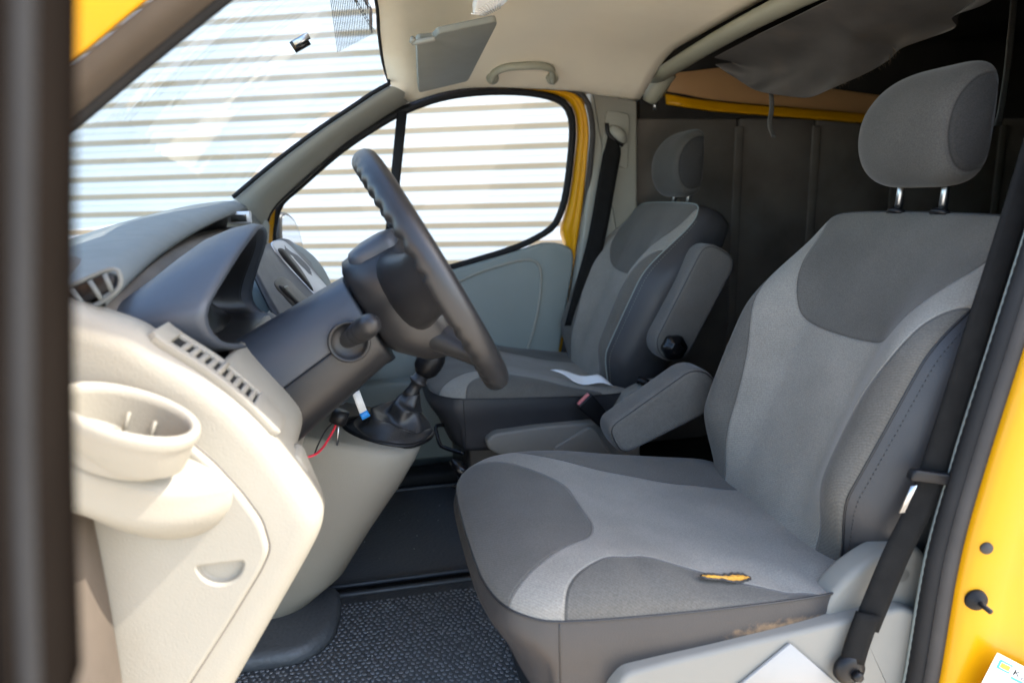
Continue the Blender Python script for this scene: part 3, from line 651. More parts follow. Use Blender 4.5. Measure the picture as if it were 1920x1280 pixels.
def slab(name, pxs, host, matn, parent, lift=.003, th=.004, n=44):
    hp_ = [hit(host, a, b) for a, b in pxs]; nr = sum((q[1] for q in hp_), Vector()).normalized()
    c = cr([q[0] for q in hp_], n, True); c0_ = sum(c, Vector())/n
    rings = [[p-nr*th for p in c], [p+nr*lift for p in c], [c0_+(p-c0_)*.96+nr*(lift+.0012) for p in c]]
    return add(name, *loft(rings, True, True), matn, parent)
sil = slab('silver_trim', [(506, 461), (518, 452), (534, 456), (556, 478), (590, 515), (622, 553), (640, 580), (612, 580), (590, 556), (560, 524), (532, 494)], stack, 'silver', stack, .004)
slab('trim_slot', [(517, 473), (526, 469), (540, 482), (562, 510), (584, 548), (566, 530), (540, 502)], stack, 'black_plastic', sil, .0066)
vs = slab('centre_vent', [(512, 536), (516, 524), (528, 520), (544, 530), (570, 556), (598, 582), (588, 594), (560, 586), (530, 558)], stack, 'charcoal_plastic', stack, .003)
slab('vent_slot', [(520, 540), (530, 538), (556, 561), (584, 590), (566, 586), (542, 564)], stack, 'black_plastic', vs, .0058)
kl, kn = hit(stack, 530, 543)
add('vent_knob', *lathe([(.001, .014), (.003, .013), (.004, 0)], kl, kn, 10), 'trim_plastic', vs)
# wing mirror outside the far window
mc = at(546, 450, 2.80); mu_, mn_ = Vector((.38, .925, 0)), Vector((.925, -.38, 0))
mo = densify(fillet([(-.075, -.105), (-.088, .02), (-.072, .10), (-.03, .112), (.04, .085), (.085, .0), (.105, -.105)], .035, 5), .012)
mf = frame_map(mc, mu_, (0, 0, 1), mn_)
wmir = add('wing_mirror', *plate(mo, .004, -.08, mf, .012, 3), 'charcoal_plastic', van)
add('mirror_pane', *plate(inset(mo, .013), .0052, .0035, mf, .0005, 1), 'mirror_glass', wmir, smooth=False)
add('mirror_arm', *tube([at(498, 452, 2.53), at(508, 470, 2.62), at(522, 490, 2.74)], .02, 10), 'charcoal_plastic', wmir)

# ================================================================== steering wheel, column and stalk
WC = at(810, 512, 1.16); WDn = Vector((.218, 0, -.405)).normalized(); WNn = Vector((.405, 0, .218)).normalized(); WY = Vector((0, 1, 0))
wheel = empty('steering_wheel', WC, 'dark grey steering wheel with moulded finger grips seen edge on', 'steering wheel')
RR = .208; rings = []; NA = 368
for i in range(NA):
    a = 2*math.pi*i/NA; ra = WY*math.cos(a)-WDn*math.sin(a)          # a=90deg is the top
    c = WC+ra*RR; up = math.sin(a); grip = (.5+.5*math.cos(a*46))*ss(abs(math.cos(a)), .12, .3)*(1 if up > .12 else (.5 if up < -.25 else .0))
    ring = []
    for k in range(16):
        t = 2*math.pi*k/16; r_ = .0205; 
        back = max(0, -math.sin(t)*.8+-math.cos(t)*.45)
        r_ = r_-.0075*grip*back
        ring.append(c+ra*(r_*math.cos(t))+WNn*(r_*1.08*math.sin(t)))
    rings.append(ring)
add('rim', *loft(rings, True, False, True), 'charcoal_plastic', wheel)
def sect(o, u, hu, v, hv, n=32, p=3.0):
    out = []
    for k in range(n):
        t = 2*math.pi*k/n; c, s = math.cos(t), math.sin(t)
        out.append(o+u*(math.copysign(abs(c)**(2/p), c)*hu)+v*(math.copysign(abs(s)**(2/p), s)*hv))
    return out
hub = add('hub', *loft([sect(WC-WNn*.125-WDn*.005, WY, .066, WDn, .074), sect(WC-WNn*.118-WDn*.005, WY, .078, WDn, .086), sect(WC-WNn*.08+WDn*.012, WY, .097, WDn, .110, 32, 2.6), sect(WC-WNn*.04+WDn*.022, WY, .104, WDn, .114, 32, 2.6), sect(WC-WNn*.012+WDn*.018, WY, .09, WDn, .1), sect(WC-WNn*.004+WDn*.012, WY, .07, WDn, .08)]), 'charcoal_plastic', wheel)
add('hub_cap', *loft([sect(WC-WNn*.062-WDn*.05, WY, .066, WNn, .044), sect(WC-WNn*.062-WDn*.086, WY, .068, WNn, .046, 32, 4), sect(WC-WNn*.06-WDn*.097, WY, .064, WNn, .042, 32, 4), sect(WC-WNn*.058-WDn*.102, WY, .03, WNn, .02)]), 'dark_plastic', wheel)
for sy, sd in ((-1, -.08), (1, -.08), (-1, .85), (1, .85)):
    ang = Vector((0, sy*math.cos(sd), 0)) + WDn*math.sin(sd)
    tv = ang.cross(WNn).normalized()
    wid = .052 if sd < 0 else .02
    add('spoke', *loft([sect(WC+ang*.05-WNn*.055, tv, wid*1.35, WNn, .034, 24, 2.2), sect(WC+ang*.092-WNn*.05, tv, wid*1.28, WNn, .034, 24, 2.2), sect(WC+ang*.125-WNn*.036, tv, wid*1.12, WNn, .029, 24, 2.2), sect(WC+ang*.155-WNn*.022, tv, wid, WNn, .022, 24, 2.2), sect(WC+ang*.185-WNn*.007, tv, wid*1.05, WNn, .016, 24, 2.2), sect(WC+ang*.207-WNn*.001, tv, wid*1.5, WNn, .012, 24, 2)]), 'charcoal_plastic', wheel)
colm = empty('steering_column', (-.1, 1.16, 1.2), 'dark grey steering column shroud with a stalk on its near side', 'steering column')
ax = WNn; c0 = Vector((-.235, 1.16, 1.178)); c1 = WC-WNn*.128-WDn*.004
def shroud(f0, f1, name, up):
    rs = []
    for k in range(12):
        t = k/11; o_ = c0.lerp(c1, t); hu = .102+.0*t-.024*t; hw = .095-.012*t; pts = []
        for j in range(17):
            a = math.pi*j/16; c, s = math.cos(a), math.sin(a)
            pts.append(o_+WY*(math.copysign(abs(c)**.75, c)*hw)+WDn*((-1 if up else 1)*(abs(s)**.8*hu)+.012))
        rs.append(pts)
    return add(name, *loft(rs, True, True), 'dark_plastic' if up else 'charcoal_plastic', colm, bev=.004, angle=50)
shroud(0, 1, 'upper_shroud', True)
lsh = shroud(0, 1, 'lower_shroud', False)
# stalk
sb0, sb1 = at(648, 640, 1.085), at(700, 604, .955)
add('stalk_boot', *lathe([(.032, -.004), (.033, .004), (.030, .0065), (.027, .002), (.020, -.002)], at(655, 640, 1.066), (-.05, -1, .05), 28), 'charcoal_plastic', colm)
path = [sb0.lerp(sb1, t) for t in (0, .15, .3, .42, .44, .46, .6, .66, .68, .7, .8, .9, .96, 1.0, 1.02)]
add('stalk', *tube(path, [.0125, .0135, .0145, .0158, .0164, .0158, .0172, .0178, .0172, .0178, .0175, .016, .013, .007, .001], 20), 'charcoal_plastic', colm)

# ================================================================== centre console, gear lever
cons = empty('centre_console', (-.1, 1.67, .5), 'beige floor console below the gear lever, narrowing towards the floor', 'console')
cz = [(.502, -.30, .12), (.53, -.20, .14), (.60, -.115, .155), (.70, -.045, .165), (.82, .04, .172), (.88, .075, .175), (.91, .090, .172), (.922, .088, .166), (.9265, .078, .155)]
rings = []
for z, xr, hw in cz:
    pts = []
    for k in range(25):
        a = -math.pi/2+math.pi*k/24
        pts.append(Vector((xr-.13+.13*math.copysign(abs(math.cos(a))**.8, math.cos(a)), 1.675+hw*math.copysign(abs(math.sin(a))**.8, math.sin(a)), z)))
    pts += [Vector((-.5, 1.675+hw, z)), Vector((-.5, 1.675-hw, z))]
    for p in pts: p.z += max(0, (.05-p.x))*.28*ss(z, .6, .92)
    rings.append(pts)
add('console_body', *loft(rings), 'beige_plastic', cons)
gear = empty('gear_lever', (.0, 1.66, .93), 'black gear lever with crumpled leather gaiter on the console', 'gear lever')
gb = at(728, 792, 1.64); gt = at(772, 735, 1.66)
def gz(x): return .9265+max(0, .05-x)*.28
rings = []
for i in range(22):
    t = i/21; cx = gb.lerp(gt, t); pts = []
    for k in range(48):
        a = 2*math.pi*k/48
        rx_, ry_ = .088*(1-t)**1.2+.020, .075*(1-t)**1.2+.020
        f = 1+.10*math.sin(a*3+t*9)*math.sin(math.pi*t)+.07*math.sin(a*5-t*14)*math.sin(math.pi*t)+.10*math.sin(t*22+a*1.0)*math.sin(math.pi*t)**.5
        p = Vector((cx.x+rx_*f*math.cos(a), cx.y+ry_*f*math.sin(a), 0)); zb_ = gz(gb.x+.095*math.cos(a))+.001
        zt_ = gt.z+.004*math.sin(a); p.z = zb_*(1-t)+zt_*t+.012*math.sin(a*2+t*16)*math.sin(math.pi*t)-.01*math.sin(math.pi*t)
        pts.append(p)
    rings.append(pts)
add('gaiter', *loft(rings, True, False), 'leather', gear, sub=1)
add('gaiter_rim', *tube([Vector((gb.x+.107*math.cos(2*math.pi*k/40), gb.y+.094*math.sin(2*math.pi*k/40), gz(gb.x+.107*math.cos(2*math.pi*k/40))+.002)) for k in range(40)], .006, 8, closed=True), 'black_plastic', gear)
gax = (at(805, 680, 1.66)-gt).normalized()
add('lever_shaft', *lathe([(.019, -.012), (.017, .0), (.0145, .012), (.0155, .024), (.024, .03), (.0245, .034), (.019, .037), (.017, .055)], gt, gax, 24), 'leather', gear)
add('gear_knob', *lathe([(.018, .05), (.022, .054), (.031, .066), (.034, .085), (.033, .105), (.027, .12), (.012, .128), (.001, .129)], gt, gax, 24), 'black_plastic', gear)

# ================================================================== seats
def cush_z(x, s, sag=0):
    x = np.asarray(x, float); s = np.asarray(s, float)
    z = .948-.075*ss(x, .22, .74)-.012*ss(x, .22, .13)
    z = z+.016*ss(np.abs(s), .12, .26)*ss(x, .18, .4)
    z = z-sag*ss(-s, .12, .30)*ss(x, .3, .6)*(1-ss(x, .66, .76))
    return z
def seam_z(x): return .898-.055*(np.asarray(x)-.2)
OUT_C = [(.132, 0), (.134, .12), (.140, .19), (.156, .245), (.188, .283), (.24, .302), (.40, .308), (.58, .304), (.70, .29), (.765, .25), (.785, .15), (.787, 0),
         (.785, -.15), (.765, -.25), (.70, -.29), (.58, -.304), (.40, -.308), (.24, -.302), (.188, -.283), (.156, -.245), (.140, -.19), (.134, -.12)]
def smoothpoly(pts, n=90): return [(p.x, p.y) for p in cr([(a, b, 0) for a, b in pts], n, True)]
NOSE = fillet([(.05, .275), (.16, .262), (.25, .195), (.315, .125, .05), (.345, .07, .05), (.345, -.10, .05), (.325, -.15, .04), (.25, -.195), (.19, -.235), (.155, -.262), (.05, -.285)], .03, 6)
FAR = smoothpoly([(.235, .36), (.25, .30), (.29, .245), (.345, .205), (.42, .172), (.53, .145), (.64, .125), (.8, .11), (.85, .40), (.5, .42)])
NEAR = smoothpoly([(.236, -.35), (.240, -.295), (.262, -.262), (.30, -.238), (.345, -.226), (.41, -.228), (.48, -.246), (.56, -.272), (.66, -.30), (.62, -.37), (.4, -.38)])
BTOP = fillet([(-.27, .72), (-.246, .64), (-.225, .54), (-.19, .46, .04), (-.145, .392, .03), (-.05, .383, .1), (.05, .385, .1), (.122, .395, .03), (.16, .455, .03), (.205, .54), (.246, .64), (.27, .72)], .03, 6)
def bside(m, k): return smoothpoly([(m*a, b) for a, b in [(.36, .50), (.275, .482), (.24, .44), (.205+k, .365), (.178+k, .28), (.162+k, .17), (.16+k, .07), (.165+k, -.06), (.40, -.08), (.42, .3)]])
BS1, BS2 = bside(1, 0), bside(-1, .022)
BU = Vector((.27, 0, .585)).normalized(); BN = Vector((-BU.z, 0, BU.x))
OUT_B = [(0, -.045), (.14, -.045), (.195, -.03), (.225, .03), (.243, .12), (.256, .25), (.264, .40), (.268, .50), (.265, .58), (.254, .625), (.228, .648), (.15, .656), (0, .658)]
OUT_B = OUT_B + [(-a, b) for a, b in OUT_B[-2:0:-1]]

def make_seat(name, label, yc, zoff, driver):
    root = empty(name, (.45, yc, .5), label, 'seat', 'cabin seats')
    NT, NR = 200, 64
    # --- cushion top, concentric rings out to the seam
    loop = [(p.x, p.y) for p in cr([(a, b, 0) for a, b in OUT_C], NT, True)]
    LX = np.array([p[0] for p in loop]); LS = np.array([p[1] for p in loop]); cx, cs = .45, 0
    V = []; PA = []
    for i in range(NR+1):
        r = (i/NR)**.8 if i else 0.0005
        x = cx+(LX-cx)*r; s = cs+(LS-cs)*r
        f = (1-r**6.5)**(1/2.1)
        zt, zs = cush_z(x, s, .022 if driver else 0), seam_z(LX)
        z = zs+(zt-zs)*f
        z = z+.0012*np.sin(x*31+s*17+1)*np.sin(s*37-x*9)*f
        if driver: z = z+.0036*np.sin(x*62+s*25+1.5*np.sin(x*19))*ss(-s, .16, .28)*ss(x, .25, .4)*f       # slack, creased cover on the near edge
        pa = np.maximum(np.maximum(sdf(x, s, NOSE), sdf(x, s, FAR)), sdf(x, s, NEAR))
        V += [(a, yc+b, c+zoff) for a, b, c in zip(x, s, z)]; PA += list(pa)
    F = [(i*NT+k, i*NT+(k+1) % NT, (i+1)*NT+(k+1) % NT, (i+1)*NT+k) for i in range(NR) for k in range(NT)]
    F.append(tuple(range(NT))[::-1])
    cushion = add('cushion', V, F, 'seat_fabric', root, attrs={'pat': PA})
    # --- leatherette skirt with its vertical seams
    rows = []
    nrm = inset(loop, -1)
    for j in range(13):
        d = .165*j/12; off_ = -.009*math.sin(math.pi*min(1, d/.09))+.42*max(0, d-.03)
        row = []
        for k in range(NT):
            nx, ns = nrm[k][0]-loop[k][0], nrm[k][1]-loop[k][1]
            fr = 1.0 if nx < -.3 else .55
            row.append(Vector((loop[k][0]-nx*off_*fr, yc+loop[k][1]-ns*off_*fr*.5, float(seam_z(loop[k][0]))+zoff-d)))
        rows.append(row)
    skirt = add('cushion_skirt', *loft(rows, True, 'end'), 'worn_leatherette' if driver else 'leatherette', root)
    add('piping', *tube([p+Vector((0, 0, .0005)) for p in rows[0]], .0022, 6, closed=True), 'charcoal_plastic', cushion)
    for tgt in ((.235, -.303), (.235, .303)):
        k = min(range(NT), key=lambda q_: (loop[q_][0]-tgt[0])**2+(loop[q_][1]-tgt[1])**2)
        add('skirt_seam', *tube([r_[k] for r_ in rows], .0014, 6), 'charcoal_plastic', skirt)
    # --- back
    p0 = Vector((.73 if driver else .682, yc, .87+zoff-(0 if driver else .012)))
    loop = [(p.x, p.y) for p in cr([(a, b, 0) for a, b in OUT_B], NT, True)]
    LS = np.array([p[0] for p in loop]); LH = np.array([p[1] for p in loop]); ch = .30
    def depth(s, h):
        b = .078*ss(np.abs(s), .09, .235)*ss(h, -.02, .14)*(1-ss(h, .36, .62))
        return b+.012*np.sin(np.clip(h/.6, 0, 1)*math.pi)-.012*ss(h, .5, .68)
    def bp3(s, h, d): return p0+BU*float(h)+BN*float(d)+Vector((0, float(s), 0))
    def seam_d(s, h): return -.024+.9*depth(s, h)
    V = []; PA = []
    for i in range(NR+1):
        r = (i/NR)**.8 if i else .0005
        s = LS*r; h = ch+(LH-ch)*r; f = (1-r**6.5)**(1/2.1)
        d = seam_d(LS, LH)+(depth(s, h)-seam_d(LS, LH))*f
        pa = np.maximum(np.maximum(sdf(s, h, BS1), sdf(s, h, BS2)), sdf(s, h, BTOP))
        V += [bp3(a, b, c) for a, b, c in zip(s, h, d)]; PA += list(pa)
    F = [(i*NT+k, i*NT+(k+1) % NT, (i+1)*NT+(k+1) % NT, (i+1)*NT+k) for i in range(NR) for k in range(NT)]
    F.append(tuple(range(NT))[::-1])
    back = add('backrest', V, F, 'seat_fabric', root, attrs={'pat': PA})
    rows = []; nrm = inset(loop, -1); sd0 = seam_d(LS, LH)
    for j in range(11):
        t = j/10; row = []
        for k in range(NT):
            nx, ns = nrm[k][0]-loop[k][0], nrm[k][1]-loop[k][1]; hh = loop[k][1]; o_ = (.012+.034*float(ss(hh, -.02, .12)*(1-ss(hh, .40, .6))))*math.sin(math.pi*min(1, .5*t/.4 if t < .4 else .5+.35*(t-.4)/.6))-.03*max(0, t-.7)
            dd = sd0[k]*(1-t)+(-.15)*t
            row.append(bp3(loop[k][0]+nx*o_, loop[k][1]+ns*o_, dd))
        rows.append(row)
    add('backrest_side', *loft(rows, True, 'end'), 'leatherette', root)
    Vs, Fs = [], []
    run = [k for k in range(NT) if loop[k][0] < -.2 and -.02 < loop[k][1] < .60]
    path_ = cr([rows[1][k]*.55+rows[0][k]*.45 for k in run], 150)
    for q in range(0, 149, 2):
        a_, b_ = path_[q], path_[q].lerp(path_[q+1], .75); n0 = len(Vs); tv_, tf_ = tube([a_+Vector((-.0006, -.0008, .0004)), b_+Vector((-.0006, -.0008, .0004))], .0007, 5)
        Vs += tv_; Fs += [tuple(n0+w for w in f_) for f_ in tf_]
    add('stitching', Vs, Fs, 'trim_plastic' if not driver else 'charcoal_plastic', back)
    add('back_piping', *tube([p+BN*.0008 for p in rows[0]], .0022, 6, closed=True), 'grey_plastic' if not driver else 'charcoal_plastic', back)
    # --- head restraint
    hc_ = Vector((1.012, yc, 1.612+(.0 if driver else -.012)))
    HP = [(-.022, -.108), (-.046, -.084), (-.060, -.04), (-.058, .01), (-.043, .05), (-.014, .083), (.016, .099), (.040, .102), (.050, .092), (.051, .02), (.047, -.06), (.039, -.101), (.008, -.112)]
    hl = cr([(a, b, 0) for a, b in HP], 48, True); W2 = .142; rings = []
    for j in range(33):
        t = -1+2*j/32; a = abs(t)
        k = ((1-a**2.8)**(1/2.3) if t > 0 else (1-a**7)**(1/2.2))*.98+.02
        kx = k*(1-(.12 if t > 0 else .06)*a*a); rings.append([hc_+Vector((.02+(p.x-.02)*kx*(1 if p.x < .02 else .9), W2*t, p.y*(k*.9+.1*k*k))) for p in hl])
    V, F = loft(rings)
    ear = [abs(v[1]-yc)/W2 for v in V]
    PA = [float(.12*(e-.885+.03*(-(v[0]-hc_.x-.02)/.07))) for e, v in zip(ear, V)]
    hr = add('head_restraint', V, F, 'ribbed_fabric' if False else 'rest_fabric', root, attrs={'pat': PA}, sub=1)
    for dy in (-.055, .055):
        q0, q1 = bp3(dy, .655, -.034 if driver else -.085), Vector((1.04, yc+dy, 1.53))
        add('restraint_post', *tube([q0, q1], .0075, 10), 'steel', root)
        add('post_sleeve', *lathe([(.020, -.004), (.020, .003), (.016, .007), (.009, .008)], q0, BU, 18), 'black_plastic', root)
    return root, bp3, cush_z
fabric('rest_fabric', (.03, .029, .028), (.06, .057, .052), 0.0)
YD, YPS = 1.157, 2.212
dseat, dbp, _ = make_seat('driver_chair', 'near grey two-tone cloth seat with a torn cushion edge showing yellow foam', YD, 0, True)
pseat, pbp, _ = make_seat('passenger_chair', 'far grey two-tone cloth seat with its armrest folded up beside the backrest', YPS, .03, False)

def armrest(root, pivot, tip, yc, w, h0, h1, matn='ribbed_fabric'):
    d = (tip-pivot).normalized(); n_ = Vector((0, 1, 0)).cross(d).normalized(); L = (tip-pivot).length; poly = []
    for k in range(13): a = math.pi/2+math.pi*k/12; poly.append((h0*math.cos(a), h0*math.sin(a)))
    for k in range(13): a = -math.pi/2+math.pi*k/12; c, s = math.cos(a), math.sin(a); poly.append((L+h1*math.copysign(abs(c)**.8, c)*.85, h1*math.copysign(abs(s)**.72, s)))
    poly = densify(poly, .012)
    f = frame_map((pivot.x, 0, pivot.z), d, n_, (0, 1, 0))
    V, F = plate(poly, yc-w/2, yc+w/2, f, .0165, 6)
    pat = [0.01]*len(V)
    ar = add('armrest', V, F, matn, root, attrs={'pat': pat})
    add('armrest_piping', *tube([f(a, b, yc-w/2+.0035) for a, b in inset(poly, .0065)], .0014, 6, closed=True), 'charcoal_plastic', ar)
    return ar, f
armrest(dseat, at(1300, 738, 1.48), at(1175, 813, 1.48), 1.515, .085, .064, .048)
pa_, pf = armrest(pseat, at(1264, 640, 1.85), at(1338, 497, 1.85), 1.885, .085, .062, .064)
kc = at(1262, 650, 1.84)
kprof = []
knob = add('adjust_knob', *loft([[Vector((kc.x+(r_*(1+.05*math.cos(6*a)))*math.cos(a), y, kc.z+(r_*(1+.05*math.cos(6*a)))*math.sin(a))) for a in [2*math.pi*k/48 for k in range(48)]] for r_, y in ((.036, 1.850), (.037, 1.826), (.034, 1.818), (.022, 1.815), (.020, 1.811), (.016, 1.809))]), 'gloss_black', pa_)
# seat base trims, driver's near side
bt_px = [(1146, 1300), (1172, 1262), (1250, 1240), (1400, 1204), (1560, 1168), (1690, 1138), (1728, 1150), (1728, 1420), (1150, 1420)]
add('base_trim', *plate(densify(fillet(xz(bt_px, .835), .012, 4), .015), .832, .90, YP, .008, 3), 'base_plastic', dseat)
hg_px = [(1528, 1190), (1550, 1120), (1590, 1075), (1640, 1040), (1700, 1012), (1730, 1030), (1752, 1080), (1752, 1200), (1640, 1230)]
hcov = add('hinge_cover', *plate(densify(fillet(xz(hg_px, .862), .02, 5), .012), .856, .905, YP, .012, 4), 'base_plastic', dseat)
add('hinge_cap', *lathe([(.0001, -.001), (.012, -.001), (.0125, .001)], at(1692, 1078, .857), (0, 1, 0), 24), 'base_plastic', hcov)
add('seat_plinth', *boxv((.24, .93, .50), (.80, 1.40, .79)), 'charcoal_plastic', dseat, bev=.02)
add('seat_plinth', *boxv((.24, 1.99, .50), (.80, 2.44, .80)), 'charcoal_plastic', pseat, bev=.02)
pb_px = [(912, 826), (928, 812), (1010, 800), (1105, 792), (1200, 790), (1200, 900), (930, 850), (914, 840)]
add('base_trim', *plate(densify(fillet(xz(pb_px, 1.88), .012, 4), .015), 1.875, 1.93, YP, .008, 3), 'base_plastic', pseat)
add('base_trim_wing', *plate(densify(fillet(xz([(1040, 838), (1105, 800), (1118, 806), (1160, 870), (1040, 880)], 1.86), .01, 4), .015), 1.858, 1.874, YP, .005, 3), 'base_plastic', pseat)
ph_px = [(1150, 770), (1175, 735), (1215, 715), (1245, 712), (1262, 740), (1240, 800), (1160, 800)]
add('hinge_cover', *plate(densify(fillet(xz(ph_px, 1.90), .015, 5), .012), 1.893, 1.94, YP, .01, 4), 'base_plastic', pseat)
add('recline_lever', *tube([at(1195, 712, 1.895), at(1210, 716, 1.885), at(1224, 724, 1.885)], .012, 10), 'black_plastic', pseat)
# slide bar and height handle under the passenger seat
add('slide_bar', *tube(cr([at(840, 797, 2.02), at(822, 797, 1.99), at(817, 803, 1.98), at(824, 830, 1.95), at(832, 838, 1.94), at(870, 850, 1.9)], 24), .006, 8), 'gloss_black', pseat)
add('slide_knob', *tube([at(846, 862, 1.85), at(856, 872, 1.84), at(868, 884, 1.83), at(880, 890, 1.82)], [.008, .018, .02, .008], 12), 'gloss_black', pseat)
add('slide_bar', *tube(cr([at(900, 905, 1.8), at(860, 908, 1.8), at(852, 914, 1.8), at(880, 918, 1.8)], 14), .005, 8), 'gloss_black', pseat)
# buckle
bk = at(1110, 765, 1.845); bd = (at(1080, 738, 1.845)-at(1130, 790, 1.845)).normalized(); bn = Vector((0, 1, 0)).cross(bd)
bkl = empty('belt_buckle', bk, 'black seat belt buckle with a red release button beside the far seat', 'buckle')
add('buckle_body', *plate(fillet([(-.075, -.022), (.04, -.029), (.04, .029), (-.075, .022)], .01, 4), 1.83, 1.862, frame_map((bk.x, 0, bk.z), bd, bn, (0, 1, 0)), .005, 3), 'black_plastic', bkl)
add('release_button', *plate(fillet([(.0395, -.022), (.0435, -.022), (.0435, .022), (.0395, .022)], .001, 2), 1.834, 1.852, frame_map((bk.x, 0, bk.z), bd, bn, (0, 1, 0)), .0006, 2), 'red_label', bkl)
# torn cover: slit with foam bulging out
def dtop(px, py):
    z = .90
    for _ in range(12):
        p = atz(px, py, z); z = float(cush_z(p.x, p.y-YD, .022))
    return Vector((p.x, p.y, z))
tear_px_u = [(1314, 1079), (1330, 1076), (1352, 1078), (1375, 1076), (1392, 1077), (1406, 1083)]
tear_px_l = [(1316, 1082), (1334, 1086), (1352, 1086), (1374, 1091), (1394, 1090), (1406, 1085)]
tu, tl = [[p+Vector((0, random.uniform(-.0022, .0022), 0)) for p in cr([dtop(*q_) for q_ in tp_], 26)] for tp_ in (tear_px_u, tear_px_l)]
rows = []
for i, (a, b) in enumerate(zip(tu, tl)):
    rows.append([a.lerp(b, .16+.68*k/6)+Vector((0, 0, .0008+.0022*math.sin(math.pi*k/6)*(.6+.4*math.sin(i*1.9)+.3*random.random()))) for k in range(7)])
dcush = [c for c in dseat.children if c.name.startswith('cushion') and 'skirt' not in c.name][0]
add('torn_foam', *loft(rows, False, False), 'foam', dcush)
add('torn_edge', *tube([p+Vector((0, 0, .0012)) for p in tu]+[p+Vector((0, 0, .001)) for p in tl[::-1]], .0019, 6, closed=True), 'leather', dcush)
V, F = [], []
for k in range(46):
    src_ = random.choice((tu, tl)); a = src_[random.randrange(1, 25)]; oth = (tl if src_ is tu else tu)[random.randrange(1, 25)]
    dd = (oth-a).normalized()*random.uniform(.002, .006)+Vector((random.uniform(-.002, .002), 0, random.uniform(.0, .003))); n0 = len(V)
    V += [a+Vector((-.00025, 0, .002)), a+Vector((.00025, 0, .002)), a+dd+Vector((0, 0, .002))]; F.append((n0, n0+1, n0+2))
ft_ = add('loose_threads', V, F, 'cloth_frayed', dcush, smooth=False); ft_['kind'] = 'stuff'

# ================================================================== belts
dbelt = empty('driver_seat_belt', at(1592, 1250, .82), 'black seat belt running down beside the near seat to a bolted floor anchor', 'seat belt')
wv = Vector((.038, -.012, -.008))
bp1 = cr([at(2010, 40, .90), at(1930, 320, .865), at(1850, 575, .845), at(1745, 900, .835), at(1680, 1040, .828), at(1622, 1180, .82)], 40)
add('webbing', *ribbon(bp1, wv, .0011), 'webbing', dbelt)
bp2 = cr([at(1628, 1150, .817), at(1608, 1205, .815), at(1598, 1240, .813)], 8)
add('anchor_sleeve', *ribbon(bp2, wv*.86, .003), 'webbing', dbelt)
tn = at(1742, 893, .827)
tg = add('tongue', *plate(densify(fillet([(-.034, -.006), (.03, -.012), (.036, .006), (-.03, .012)], .006, 4), .006), -.007, .007, frame_map(tn, (1, -.1, -.1), (.1, 0, 1), (0, 1, 0)), .003, 2), 'black_plastic', dbelt)
add('tongue_blade', *plate([(-.004, 0), (.004, 0), (.004, -.045), (-.004, -.045)], -.0012, .0012, frame_map(at(1714, 910, .827), (.9, -.5, .35), (.42, 0, 1), (0, 1, .2)), .0005, 1), 'steel', dbelt)
an = at(1594, 1254, .815)
anc = add('floor_anchor', *lathe([(.0001, -.008), (.012, -.008), (.022, -.006), (.026, .0), (.026, .006)], an, (0, 1, 0), 28), 'black_plastic', dbelt)
add('anchor_bolt', *lathe([(.0001, -.018), (.0075, -.018), (.009, -.016), (.009, -.008)], an+Vector((.004, 0, -.004)), (0, 1, 0), 6), 'black_plastic', anc)
pbelt = empty('passenger_seat_belt', at(1150, 250, 2.43), 'black seat belt hanging from the pillar beside the far window', 'seat belt')
pb1 = cr([at(1140, 237, 2.435), at(1143, 252, 2.428), at(1150, 268, 2.418), at(1138, 340, 2.41), at(1118, 450, 2.40), at(1096, 530, 2.39), at(1075, 610, 2.38)], 36)
wl = []
for i in range(36):
    t = i/35; wl.append(Vector((.02+.045*ss(t, .02, .15), -.01, (-.03 if t < .1 else 0)-.0)))
wl = [Vector((float(v.x), v.y, float(v.z))) for v in wl]
add('webbing', *ribbon(pb1, wl, .0012), 'webbing', pbelt)
dr = cr([at(1138, 232, 2.436), at(1140, 250, 2.430), at(1152, 262, 2.424), at(1168, 272, 2.43)], 12)
add('belt_guide', *tube(dr, .008, 8), 'black_plastic', pbelt)

# ================================================================== roof fittings
visor = empty('sun_visor', at(860, 100, 2.0), 'folded grey-green sun visor lying against the beige roof lining', 'sun visor')
A, B, Cc, D = at(779, 66, 1.72), at(934, 33, 1.72), at(876, 148, 2.24), at(784, 170, 2.32)
Au = (B-A).normalized(); vn = (B-A).cross(D-A).normalized()
def quad(u, v): return A.lerp(B, u).lerp(D.lerp(Cc, u), v)
sq = densify(fillet([(0, .03), (.22, .06, .02), (.26, 0), (1, 0), (1, 1), (0, 1)], .07, 5), .03)
V, F = plate(sq, -.008, .008, lambda a, b, d: quad(a, b)+vn*d, .006, 3)
vb = add('visor_board', V, F, 'visor_vinyl', visor)
add('visor_arm', *tube(cr([at(775, 72, 1.72), at(773, 80, 1.73), at(790, 78, 1.72), at(815, 73, 1.72)], 14), .0065, 8), 'trim_plastic', visor)
gh = empty('grab_handle', at(980, 135, 2.33), 'grey-green grab handle on the roof lining above the far window', 'grab handle')
gp = cr([at(922, 150, 2.31), at(926, 138, 2.29), at(945, 128, 2.265), at(980, 124, 2.25), at(1015, 124, 2.25), at(1034, 130, 2.265), at(1036, 142, 2.29), at(1037, 151, 2.31)], 30)
add('grip', *tube(gp, [.017]*4+[.0135]*22+[.017]*4, 12, ry=.010), 'olive_plastic', gh)
for a, b in ((924, 148), (1036, 148)):
    add('handle_foot', *lathe([(.0001, -.004), (.014, -.004), (.02, 0), (.02, .02)], at(a, b, 2.31), (0, .8, .5), 16), 'olive_plastic', gh)
lamp = empty('roof_lamp', at(915, 5, 1.7), 'clear ribbed roof lamp at the top edge of the lining', 'lamp')
